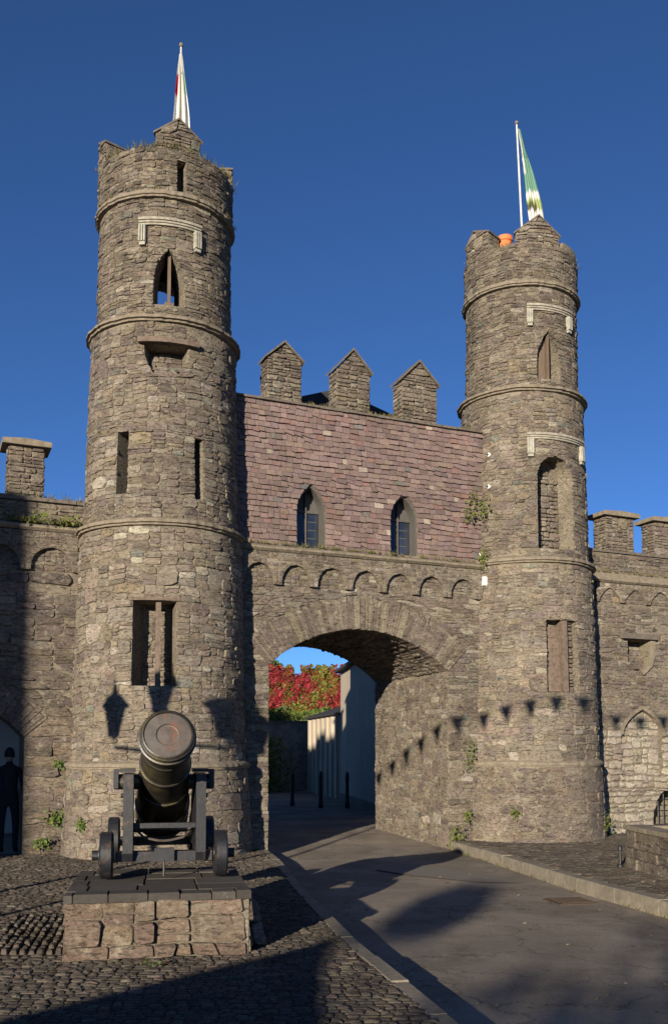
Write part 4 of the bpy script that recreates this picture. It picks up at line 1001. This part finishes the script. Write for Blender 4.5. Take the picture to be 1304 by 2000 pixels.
MB().box(TGf, .27, 1.2, .0, .25, ZTg + .002, ZTg + .066).put('coping', 'string_stone', TG)
st_ = empty('iron_stub', (3.93, 14.55, 0), 'short black iron stub post beside the trough corner', 'post')
fs = lambda x, y, h: Vector((3.93 + x, 14.55 + y, h))
MB().lathe([(.05, 0), (.05, .03), (.022, .04), (.022, .24), (.035, .25), (.035, .3), (.01, .33)], fs, 12).put('post', 'black_paint', st_)

# ============================================================ BEYOND THE GATE
def wbox(name, m, parent, x0, x1, y0, y1, z0, z1): return MB().box(ID, x0, x1, y0, y1, z0, z1).put(name, m, parent)
bx0 = None
for i, (x, y, z0, h, lab) in enumerate(((-1.93, 29.5, .09, 1.0, 'dark bollard farthest left beyond the gate arch'), (-1.04, 28.6, .08, 1.08, 'dark bollard in the middle of three beyond the gate arch'), (-.26, 28.6, .08, 1.06, 'dark bollard farthest right beyond the gate arch'))):
    if bx0 is None:
        bx0 = empty('bollard', (x, y, z0), lab, 'bollard', 'bollards beyond the arch')
        o = MB().lathe([(.075, 0), (.075, .12), (.058, .14), (.05, .75), (.066, .76), (.066, .8), (.054, .82), (.058, .9), (.035, .98), (0.01, 1.0)], lambda a, b_, c: Vector((x + a, y + b_, z0 + c)), 16).put('shaft', 'black_paint', bx0)
    else:
        e = bx0.copy(); COL.objects.link(e); e.location = (x, y, z0); e['label'] = lab; e.scale = (1, 1, h)
        for ch in bx0.children: c = ch.copy(); COL.objects.link(c); c.parent = e
# tall rendered building on the right of the lane
B1 = empty('rendered_house', (1.5, 31, 0), 'tall grey-rendered building on the right behind the arch', 'building')
q0, q1 = Vector((1.05, 23.2)), Vector((-.54, 34.0)); dd = (q1 - q0).normalized(); nn = Vector((dd.y, -dd.x))
def BF(a, b, z): return Vector((q0.x + dd.x * a + nn.x * b, q0.y + dd.y * a + nn.y * b, z))
LB = (q1 - q0).length
MB().box(BF, 0, LB, 0, 5, -.2, 4.5).put('wall', 'render_wall', B1)
rfm = MB(); rfm.prism([(-.2, 4.502), (5.2, 4.502), (5.2, 4.6), (2.5, 5.0), (-.2, 4.6)], lambda b, z: BF(-.2, b, z), lambda b, z: BF(LB + .2, b, z)); rfm.put('roof', 'roof_slate', B1)
dr_ = MB().box(BF, 1.4, 2.0, -.03, .02, -.05, 1.25).put('door', 'black_paint', B1)
MB().box(BF, -.02, LB, -.04, .02, -.1, .3).put('plinth_course', 'old_wall', B1)
# low lean-to beyond it
B2 = empty('lean_to', (-1.1, 36, 0), 'low lean-to with grey slate roof joined to the tall house', 'building')
r0, r1 = Vector((-.56, 34.1)), Vector((-1.95, 39.5)); d2 = (r1 - r0).normalized(); n2 = Vector((d2.y, -d2.x)); L2 = (r1 - r0).length
def BF2(a, b, z): return Vector((r0.x + d2.x * a + n2.x * b, r0.y + d2.y * a + n2.y * b, z))
MB().box(BF2, 0, L2, .0, 2.2, -.2, 3.05).put('wall', 'render_wall', B2)
for i in range(7): MB().box(BF2, .2 + i * .8, .42 + i * .8, -.09, -.001, -.1, 3.0).put('pilaster', 'render_wall', B2)
MB().prism([(-.15, 3.052), (2.2, 3.052), (2.2, 3.75), (1.9, 3.78), (-.15, 3.12)], lambda b, z: BF2(-.05, b, z), lambda b, z: BF2(L2 + .1, b, z)).put('roof', 'roof_slate', B2)
# shaded yard wall across the end
Y1 = empty('yard_wall', (-4, 41, 0), 'shaded stone yard wall closing the lane behind the arch', 'wall')
wbox('wall', 'old_wall', Y1, -7.5, -1.98, 40.6, 41.0, -.2, 2.95); wbox('coping', 'coping', Y1, -7.55, -1.97, 40.55, 41.05, 2.952, 3.03)
# red creeper on a battlemented wall
IV = empty('creeper_wall', (-2.5, 46, 0), 'battlemented wall covered in red and green creeper beyond the arch', 'wall')
wbox('wall', 'old_wall', IV, -8, 3, 45.5, 46.3, -.2, 5.3)
for x0, x1 in ((-4.9, -2.95), (-2.55, -.95), (-.7, 1.0), (-7.5, -5.4)): wbox('merlon', 'old_wall', IV, x0, x1, 45.52, 46.28, 5.302, 5.68)
ri = random.Random(14); mb = MB(); REDS = [(.27, .014, .03), (.18, .012, .022), (.33, .025, .035), (.11, .012, .014), (.23, .04, .022)]; MIX = [(.22, .055, .02), (.16, .10, .02), (.09, .09, .018), (.20, .028, .02)]
for _ in range(12500):
    x = ri.uniform(-6, 1.2); z = ri.uniform(2.4, 5.85)
    top = 5.86 if any(a < x < b_ for a, b_ in ((-4.95, -2.9), (-2.6, -.9), (-.75, 1.05), (-7.5, -5.35))) else 5.42
    if z > top - .12 * ri.random(): continue
    k = noise.noise(Vector((x * .9, z * .9, 1))) + .4 * noise.noise(Vector((x * 2.6, z * 2.6, 4))) + ri.gauss(0, .12)
    cols = REDS if k > .06 else (MIX if k > -.25 else [(.15, .17, .03), (.20, .16, .03)])
    if z < 3.75 + .3 * noise.noise(Vector((x, 0, 0))): cols = GREENS + [(.17, .17, .03)]
    leaves(mb, [(x, 45.32 - .12 * ri.random() + .3 * noise.noise(Vector((x * 2.2, z * 2.2, 0))), z)], .135, cols, ri, Vector((0, -1, .1)), 1.6)
tag(mb.put('creeper_leaves', 'leaf', IV), kind='stuff')
HG = empty('hedge', (-3.4, 42.8, 0), 'yellow-green clipped shrub on the yard wall below the red creeper', 'hedge')
mb = MB()
for _ in range(5200):
    x = ri.uniform(-6.0, -2.35); z = ri.uniform(1.0, 3.72); y = ri.uniform(41.3, 42.4)
    if z > 3.55 + .25 * noise.noise(Vector((x * 1.3, y * 1.3, 0))): continue
    leaves(mb, [(x, y, z)], .1, [(.17, .19, .03), (.10, .14, .025), (.22, .20, .04), (.07, .10, .02)], ri)
tag(mb.put('foliage', 'leaf', HG), kind='stuff')
MB().tube([(-3.6, 42, 0), (-3.5, 42, 1.2)], .08, 8).put('stem', 'bark', HG)
# overhanging shrub down the shaded left side of the lane
SH = empty('lane_shrub', (-3.9, 38.6, 0), 'dark shaded shrub at the left of the lane behind the arch', 'shrub')
mb = MB()
for _ in range(3000):
    z = ri.uniform(.1, 2.3); leaves(mb, [(-3.9 + ri.gauss(0, .55) * (1 - .1 * z), 38.8 + ri.gauss(0, .4), z)], .13, GREENS, ri)
tag(mb.put('foliage', 'leaf', SH), kind='stuff'); MB().tube([(-3.9, 38.7, 0), (-3.8, 38.7, 1.6)], .06, 8).put('stem', 'bark', SH)
LW = empty('lane_wall', W(1.7, 8, 0), 'shaded rough wall along the left of the lane behind the arch', 'wall')
MB().box(W, 1.35, 1.85, 3.32, 14, -.2, 2.6).put('wall', 'old_wall', LW)
MB().box(W, 1.3, 1.9, 3.32, 14, 2.602, 2.7).put('coping', 'coping', LW)
TC = empty('garden_tree', (-4.2, 52, 0), 'small green treetop rising behind the creeper wall at its left', 'tree')
mb = MB()
for _ in range(2600):
    v = Vector((ri.gauss(0, 1), ri.gauss(0, 1), ri.gauss(0, 1))).normalized() * ri.uniform(.5, 1)
    leaves(mb, [(-4.9 + v.x * 1.1, 52 + v.y * 1.2, 6.0 + v.z * .85)], .16, GREENS, ri)
tag(mb.put('crown', 'leaf', TC), kind='stuff'); MB().tube([(-4.9, 52, -.2), (-4.9, 52, 3), (-4.8, 52, 5.8)], [.16, .12, .05], 8).put('trunk', 'bark', TC)
# pale wall seen through the left doorway, and the person there
PW = empty('courtyard_wall', W(-4, 4.6, 0), 'pale rendered wall seen through the doorway at far left', 'wall')
MB().box(W, -8, -1.7, 4.5, 4.9, -.2, 4.2).put('wall', 'pale_render', PW); MB().box(W, -8, -1.7, 4.45, 4.95, 4.202, 4.3).put('coping', 'coping', PW)

def person(base, face, label):
    o = empty('person', base, label, 'person'); B = Vector(base); r = Matrix.Rotation(face, 3, 'Z')
    me = bpy.data.meshes.new('b')
    J = [((0, 0, .95), .155), ((0, 0, 1.12), .15), ((0, 0, 1.3), .17), ((0, 0, 1.43), .12), ((0, -.01, 1.5), .06), ((0, -.02, 1.56), .06),
         ((.17, 0, 1.41), .07), ((.24, .01, 1.14), .055), ((.25, -.06, .9), .045), ((.25, -.08, .8), .04),
         ((-.17, 0, 1.41), .07), ((-.24, .01, 1.14), .055), ((-.25, -.06, .9), .045), ((-.25, -.08, .8), .04),
         ((.1, 0, .86), .11), ((.11, -.01, .5), .075), ((.11, .01, .1), .055), ((.11, -.13, .04), .045),
         ((-.1, 0, .86), .11), ((-.12, -.01, .5), .075), ((-.12, .02, .1), .055), ((-.13, -.12, .04), .045)]
    E = [(0, 1), (1, 2), (2, 3), (3, 4), (4, 5), (3, 6), (6, 7), (7, 8), (8, 9), (3, 10), (10, 11), (11, 12), (12, 13), (0, 14), (14, 15), (15, 16), (16, 17), (0, 18), (18, 19), (19, 20), (20, 21)]
    me.from_pydata([r @ Vector(j[0]) for j in J], E, [])
    t = bpy.data.objects.new('b', me); COL.objects.link(t); t.modifiers.new('s', 'SKIN'); sv = me.skin_vertices[0].data
    for i, j in enumerate(J): sv[i].radius = (j[1], j[1] * .8)
    sv[0].use_root = True; t.modifiers.new('u', 'SUBSURF').levels = 2
    bpy.context.view_layer.update(); m2 = bpy.data.meshes.new_from_object(t.evaluated_get(bpy.context.evaluated_depsgraph_get()))
    v = [Vector(x.co) + B for x in m2.vertices]; f = [tuple(p.vertices) for p in m2.polygons]; bpy.data.objects.remove(t)
    body = put('body', v, f, 'dark_cloth', o, None, True)
    hd = MB(); ctr = B + r @ Vector((0, -.03, 1.66))
    def head(x, y, h):
        p = Vector((x * .078, y * .098, h * .12))
        if y < -.75 and abs(x) < .3 and -.25 < h < .1: p.y -= .022
        if h < -.4: p.x *= .85
        return ctr + r @ p
    hd.lathe([(math.sin(math.pi * i / 12), -math.cos(math.pi * i / 12)) for i in range(13)], head, 20, cap=False)
    for sg in (-1, 1): hd.lathe([(.0, -.3), (.3, -.2), (.3, .2), (.0, .3)], lambda x, y, h: ctr + r @ Vector((sg * (.078 + x * .02), y * .05, h * .1)), 8, cap=False)
    hd.put('head', 'skin', o, True)
    hr = MB(); hr.lathe([(math.sin(math.pi * i / 12) * 1.08, -math.cos(math.pi * i / 12) * 1.08) for i in range(5, 13)], lambda x, y, h: ctr + r @ Vector((x * .08, y * .1 + .012, h * .125)), 20, cap=False)
    hr.put('hair', 'dark_cloth', o, True)
    for sg in (-1, 1):
        hb = MB(); p0 = Vector((sg * .25, -.085, .79))
        hb.tube([B + r @ (p0 + Vector((0, 0, .03))), B + r @ (p0 + Vector((0, -.01, -.06)))], [.032, .036], 8)
        for k in range(4): hb.tube([B + r @ (p0 + Vector((0, -.03 + k * .02, -.05))), B + r @ (p0 + Vector((-sg * .012, -.035 + k * .02, -.11))), B + r @ (p0 + Vector((-sg * .028, -.035 + k * .02, -.14 - .01 * (k in (1, 2))))) ], [.0095, .0085, .007], 6)
        hb.tube([B + r @ (p0 + Vector((0, -.03, .0))), B + r @ (p0 + Vector((-sg * .02, -.06, -.05))), B + r @ (p0 + Vector((-sg * .025, -.065, -.085)))], [.011, .009, .007], 6)
        hb.put('hand', 'skin', o, True)
person(W(-2.42, .55, .0), R_(190), 'person in dark clothing standing in the shaded doorway at far left')

# ============================================================ PLANTS ON THE STONE
rv = random.Random(31)
def plant(name, label, pts, size, n, nrm, cols, r=(.1, .1, .1), cat='plant', group='weeds on the walls'):
    mb = MB(); c0 = Vector(pts[0])
    o = empty(name, c0, label, cat, group); st = MB()
    for p in pts:
        p = Vector(p); sub = n // len(pts)
        L = [p + Vector((rv.gauss(0, r[0]), rv.gauss(0, r[1]), rv.gauss(0, r[2]))) + nrm * rv.uniform(.0, .08) for _ in range(sub)]
        leaves(mb, L, size, cols, rv, nrm)
        st.tube([p - nrm * .03, p + nrm * .03 + Vector((0, 0, .03))], .006, 5)
    tag(mb.put('leaves', 'leaf', o), kind='stuff'); st.put('stem', 'bark', o)
NF = Vector((-DN.x, -DN.y, 0)); YG = [(.13, .155, .025), (.095, .13, .02), (.16, .17, .035), (.07, .095, .018)]
plant('ivy_patch', 'bright yellow-green ivy patch where slates meet the right tower', [WG(6.28, -.06, 6.85), WG(6.46, -.16, 6.72), WG(6.44, -.16, 6.52), WG(6.2, -.06, 6.45)], .055, 150, NF, YG, (.07, .05, .1), 'ivy')
plant('ivy_patch', 'small ivy clump on the corner above the string course', [WG(6.47, -.2, 5.7), WG(6.42, -.2, 5.58)], .05, 60, NF, YG, (.05, .04, .09), 'ivy')
plant('ivy_patch', 'leafy clump halfway down the corner of gate and right tower', [WG(6.2, -.05, 1.72), WG(6.17, -.05, 1.5)], .045, 60, NF, YG, (.06, .04, .09), 'ivy')
plant('weed', 'weed sprouting low at the foot of the gate corner', [WG(5.84, -.07, .04), WG(5.9, -.08, .12), WG(5.78, -.07, -.08)], .05, 80, NF, YG, (.06, .05, .09))
plant('weed', 'small weed low on the gate pier right of the arch', [WG(6.12, -.07, .42)], .05, 40, NF, YG, (.05, .03, .07))
plant('weed', 'small weed low on the right tower base', [TR.at(-42, .55, 1.62)], .05, 40, NF, YG, (.05, .03, .06))
plant('weed', 'weed in the angle of right tower and right curtain wall', [TR.at(38, .3, 1.63)], .05, 50, NF, YG, (.04, .03, .1))
plant('fern', 'largest fern low on the left curtain wall beside the tower', [W(-1.62, .24, .62), W(-1.72, .24, .55)], .06, 100, NF, GREENS + YG[:1], (.07, .03, .05), group='ferns on the left wall')
plant('fern', 'fern near the ground on the left curtain wall', [W(-1.9, .24, .2)], .055, 60, NF, GREENS + YG[:1], (.08, .03, .05), group='ferns on the left wall')
plant('fern', 'highest fern on the left curtain wall', [W(-1.66, .24, 1.5)], .05, 45, NF, GREENS, (.05, .03, .05), group='ferns on the left wall')
plant('fern', 'small fern on the left tower base near its left edge', [TL.at(-62, .55, 1.6)], .055, 60, NF, GREENS + YG[:1], (.05, .05, .07), group='ferns on the left wall')
plant('fern', 'yellow-green fern on the left wall ledge beside the tower', [W(-1.6, .12, 5.66), W(-2.1, .12, 5.66)], .05, 110, NF, YG, (.13, .04, .05), group='ferns on the left wall')
plant('weed', 'tiny weed growing from the cobbles before the plinth', [(-1.62, 7.72, .01)], .03, 22, Vector((0, 0, 1)), GREENS, (.06, .03, .01))
def grass(name, label, spots, n, h, cols, lean=.5):
    mb = MB()
    for p in spots: blades(mb, p, n, h, rv, cols, lean)
    tag(mb.put(name, 'leaf'), label, 'grass', kind='stuff')
grass('parapet_grass', 'dry grass and moss on the left tower parapet', [TL.at(rv.uniform(-100, 95), rv.choice([11.9, 11.9, 11.88, 11.15]) , rad(11.5) + rv.uniform(-.1, .03)) for _ in range(150)], 7, .1, DRY, .6)
grass('parapet_grass', 'dry grass on the right tower parapet', [TR.at(rv.uniform(-100, 95), rv.choice([11.9, 11.9, 11.12]), rad(11.5) + rv.uniform(-.1, .03)) for _ in range(90)], 7, .08, DRY, .6)
grass('ledge_grass', 'dry grass along the ledge under the slates', [WG(rv.uniform(1.3, 6.6), -.05 + rv.uniform(-.04, .06), 5.55) for _ in range(110)], 6, .07, DRY + [(.12, .16, .03)], .5)
grass('coping_grass', 'tufts of grass along the gatehouse coping', [WG(rv.choice([2.75, 3.2, 4.2, 4.55, 6.3]) + rv.gauss(0, .13), .1 + rv.uniform(-.05, .1), ZT + .05) for _ in range(60)], 6, .09, DRY, .4)
grass('wall_top_grass', 'grass tufts on top of the left curtain wall', [W(rv.uniform(-2.6, -1.3), .25 + rv.uniform(-.03, .3), 6.05) for _ in range(40)] + [W(rv.uniform(-2.6, -1.35), .18, 5.6) for _ in range(70)], 6, .1, DRY + GREENS[:1], .4)
grass('wall_top_grass', 'mossy grass on the ledge of the right curtain wall', [WC(rv.uniform(9.3, 12.4), .12, 5.66) for _ in range(60)], 5, .06, DRY, .5)
grass('kerb_grass', 'dry weeds along the foot of the right kerb', [(p.x - .02, p.y, -.17) for p in along(KR, .1) for _ in range(1) if rv.random() < .4], 6, .05, DRY, .8)

# ============================================================ BEHIND THE VIEWER (their shadows fall into the picture)
# three-lantern street lamp: shadow of the lanterns on the left tower
def back(P, D): return Vector((P.x - SD.x * D, P.y - SD.y * D, P.z + SLOPE * D))
lc = back(TL.at(-13.4, 2.5, 1.5), 9.2)
LP = empty('street_lamp', (lc.x, lc.y, 0), 'black three-lantern street lamp left of the viewer, shadow on left tower', 'street lamp')
ax = Vector((SD.y, -SD.x, 0))           # across the light
LS = 1.18
def LPf(x, y, z): return Vector((lc.x + ax.x * x + SD.x * y, lc.y + ax.y * x + SD.y * y, z))
ztop = lc.z - .28
MB().lathe([(.16, 0), (.16, .1), (.12, .15), (.1, .8), (.06, .95), (.045, ztop - .55)], lambda x, y, h: LPf(x, y, h), 14).put('post', 'black_paint', LP)
def lantern(x, z):
    k = LS; gl = MB(); gl.lathe([(.095 * k, z + .09 * k), (.165 * k, z + .42 * k)], lambda a, b_, h: LPf(x + a, b_, h), 6); g = gl.put('lantern_glass', 'glass', LP)
    m2 = MB(); m2.lathe([(.04 * k, z), (.1 * k, z + .02 * k), (.1 * k, z + .085 * k)], lambda a, b_, h: LPf(x + a, b_, h), 12)
    m2.lathe([(.215 * k, z + .421 * k), (.2 * k, z + .46 * k), (.12 * k, z + .56 * k), (.05 * k, z + .6 * k), (.03 * k, z + .66 * k), (.012 * k, z + .8 * k)], lambda a, b_, h: LPf(x + a, b_, h), 12); m2.put('lantern_hood', 'black_paint', LP)
for x, dz in ((-.70, -.32), (0, .1), (.74, -.12)): lantern(x, ztop + dz)
m2 = MB()
m2.tube([LPf(0, 0, ztop - .56), LPf(0, 0, ztop + .1)], .04, 8)
m2.tube([LPf(0, 0, ztop - .52), LPf(-.4, 0, ztop - .5), LPf(-.66, 0, ztop - .48), LPf(-.7, 0, ztop - .31)], .032, 8); m2.tube([LPf(0, 0, ztop - .4), LPf(.4, 0, ztop - .34), LPf(.7, 0, ztop - .26), LPf(.74, 0, ztop - .11)], .032, 8)
m2.put('arm', 'black_paint', LP)
# bunting strung high over the square behind the viewer's head
BU = empty('bunting', (0, 4, 6), 'line of triangular bunting overhead, shadows across gate and right tower', 'bunting')
base_pts = [PASS(-2.53, 1.42, 0), PASS(-1.31, 1.92, 0), PASS(-.31, 2.31, 0), WG(6.11, 0, 2.42), WG(6.65, 0, 2.53), TR.at(-46, 2.6, 1.48), TR.at(-29, 2.7, 1.48), TR.at(-12, 2.7, 1.48), TR.at(8, 2.71, 1.48), WC(9.62, .2, 2.5), WC(10.74, .2, 2.52), WC(11.32, .2, 2.55)]
# project every shadow point back onto one vertical plane across the light, then thread a smooth line through them
ref = back(W(7, -1.5, 2.6), 17.5)
L = []
for P in base_pts:
    D = ((Vector((P.x, P.y)) - Vector((ref.x, ref.y))).dot(SD)); b_ = back(P, D); L.append(((b_ - ref).x * ax.x + (b_ - ref).y * ax.y, b_.z))
L.sort()
n = len(L); xs_ = [p[0] for p in L]; zs_ = [p[1] for p in L]
mx = sum(xs_) / n
# quadratic least squares for the sag
import itertools
S = [[sum((x - mx) ** (i + j) for x in xs_) for j in range(3)] for i in range(3)]; T_ = [sum(z * (x - mx) ** i for x, z in L) for i in range(3)]
co = Matrix(S).inverted() @ Vector(T_)
bz = lambda x: co[0] + co[1] * (x - mx) + co[2] * (x - mx) ** 2
BP = lambda x, z: Vector((ref.x + ax.x * x, ref.y + ax.y * x, z))
x0, x1 = xs_[0] - .6, xs_[-1] + 1.2
MB().tube([BP(x0 + (x1 - x0) * i / 24, bz(x0 + (x1 - x0) * i / 24)) for i in range(25)], .012, 6).put('cord', 'dark_cloth', BU)
x = x0 + .2; PEN = [(.5, .05, .05), (.7, .65, .1), (.05, .2, .5), (.1, .4, .12)]; k = 0
while x < x1 - .2:
    v = [BP(x - .13, bz(x - .13)), BP(x + .13, bz(x + .13)), BP(x + .01, bz(x) - .37)]; sh = Vector((SD.x, SD.y, 0)) * .004
    put('pennant', [p for p in v] + [p + sh for p in v], [(0, 1, 2), (5, 4, 3), (0, 1, 4, 3), (1, 2, 5, 4), (2, 0, 3, 5)], 'flag_cloth', BU, PEN[k % 4]); x += .46; k += 1
for i, xx in enumerate((x0, x1)):
    p = BP(xx, 0); o = empty('bunting_pole', (p.x, p.y, 0), ('left' if i == 0 else 'right') + ' slim pole carrying the overhead bunting line', 'pole', 'bunting poles')
    MB().tube([(p.x, p.y, -.2), (p.x, p.y, bz(xx) + .1)], [.05, .035], 10).put('shaft', 'pole_paint', o)
    MB().lathe([(.14, -.19), (.14, .05), (.06, .1)], lambda a, b_, h: Vector((p.x + a, p.y + b_, h)), 12).put('foot', 'black_paint', o)
# tall house down the square: its corner shades the left curtain wall
def house(name, label, corner, ang, lx, ly, eave, ridge, wallm):
    o = empty(name, (corner[0], corner[1], 0), label, 'building'); r = Matrix.Rotation(ang, 3, 'Z')
    H = lambda x, y, z: Vector((corner[0], corner[1], 0)) + r @ Vector((x, y, z))
    MB().box(H, 0, lx, 0, ly, -.3, eave).put('wall', wallm, o)
    sx = 1 if lx > 0 else -1
    rf = MB().prism([(0 - .001 * sx, eave + .003), (lx, eave + .003), (lx / 2, ridge)], lambda x, z: H(x, -.0, z), lambda x, z: H(x, ly, z)).put('roof', 'roof_slate', o)
    nf = int(eave // 3)
    for fl in range(nf):
        for k in range(3):
            cx = lx * (k + .5) / 3; zb = .9 + fl * 3
            w = MB().box(H, cx - .5, cx + .5, ly - .02 * (ly < 0), ly + (.03 if ly > 0 else -.03), zb, zb + 1.5).put('window', 'glass', o)
            MB().box(H, cx - .6, cx + .6, ly, ly + (.12 if ly > 0 else -.12), zb - .1, zb - .002).put('sill', 'string_stone', w)
    MB().box(H, lx * .28, lx * .28 + .9 * sx, ly * .4, ly * .4 + .5, eave, ridge + .8).put('chimney', 'old_wall', rf)
pc = back(W(-2.13, .3, 6.05), 26)
house('town_house', 'tall plastered house across the square whose shadow falls on the left wall', (pc.x, pc.y), math.pi - SUN_AZ, 9, 8, pc.z, pc.z + .5, 'plaster')

# unseen gabled hut added behind the viewer, shaped to shade the near cobbles
ks_apex = SD * 8.3 + Vector((ax.x, ax.y)) * -3.2
def KH(l, a, z): p = SD * (8.3 + a) + Vector((ax.x, ax.y)) * l; return Vector((p.x, p.y, z))
KD = 3.2 / SLOPE
KI = empty('shade_hut', KH(-3.1, -KD, 0), 'unseen gabled hut added behind the viewer to shade the near cobbles', 'shade_hut')
MB().box(KH, -4.3, -1.9, -KD - 2.2, -KD, -.1, 2.45).put('wall', 'oak', KI)
MB().prism([(-4.45, 2.42), (-3.2, 3.2), (-1.75, 2.42), (-1.75, 2.34), (-3.2, 3.1), (-4.45, 2.34)], lambda l, z: KH(l, -KD - 2.35, z), lambda l, z: KH(l, -KD + .02, z)).put('roof', 'roof_slate', KI)
MB().prism([(-4.29, 2.451), (-1.91, 2.451), (-3.2, 3.09)], lambda l, z: KH(l, -KD - 2.19, z), lambda l, z: KH(l, -KD - .01, z)).put('gable', 'oak', KI)
dk = MB().box(KH, -3.5, -2.7, -KD - 2.25, -KD - 2.2, 0, 2.0).put('door', 'black_paint', KI)
# tree across the square: broken shade on the road
rt2 = random.Random(40)
def KT(l, al, D): p = SD * (al - D) + Vector((ax.x, ax.y)) * l; return Vector((p.x, p.y, SLOPE * D))
TT = empty('street_tree', (KT(.3, 5.5, 38).x, KT(.3, 5.5, 38).y, 0), 'street tree behind the viewer throwing soft shade on the road', 'tree')
mb = MB(); tb = KT(.3, 5.5, 38); br_ = MB(); br_.tube([(tb.x, tb.y, -.2), (tb.x + .05, tb.y, 3.5), (tb.x, tb.y, tb.z)], [.2, .15, .08], 10)
for l, al, r, n in ((-2.95, 10.6, .5, 650), (.0, 5.4, 1.2, 420), (1.6, 5.0, 1.1, 360), (-1.2, 4.2, .9, 260), (2.9, 3.6, 1.0, 300), (.6, 2.5, 1.5, 700)):
    D = 38; c = KT(l, al, D) ; c.z = SLOPE * D + 0
    c = Vector((tb.x, tb.y, 0)) + Vector((ax.x, ax.y, 0)) * (l - .3) + Vector((0, 0, SLOPE * (38 + al - 5.5)))
    for _ in range(n):
        v = Vector((rt2.gauss(0, 1), rt2.gauss(0, 1), rt2.gauss(0, 1))).normalized() * r * rt2.random() ** .4
        leaves(mb, [c + v], .17, GREENS, rt2)
    br_.tube([(tb.x, tb.y, 4.5), (c.x, c.y, c.z)], [.07, .02], 6)
tag(mb.put('crown', 'leaf', TT), kind='stuff'); br_.put('trunk', 'bark', TT)

house('shade_house', 'unseen house added inside the walls to shade the yard beyond the arch', tuple(W(-2.9, 6.2, 0).xy), math.atan2(DU.y, DU.x) + math.pi, 7.5, -6, 7.4, 7.9, 'old_wall')  # added out of view so the yard wall and lane shrub fall in shade

# fallen leaves and grit on road and setts
rl_ = random.Random(61); mb = MB()
for _ in range(420):
    x = rl_.uniform(-4.5, 4.5); y = rl_.uniform(6.2, 18)
    if in_plinth(x, y, .05): continue
    z = .012 if inside(x, y, poly_l) or inside(x, y, poly_r) else gz(castle_uw(x, y)[1]) + .02
    if near_castle(x, y): continue
    leaves(mb, [(x, y, z)], rl_.choice([.02, .025, .03, .05]), [(.30, .22, .12), (.16, .10, .05), (.36, .30, .2), (.2, .09, .05)], rl_, Vector((0, 0, 1)), .5)
tag(mb.put('leaf_litter', 'leaf'), 'scattered fallen leaves and grit on road and cobbles', 'leaves', kind='stuff')
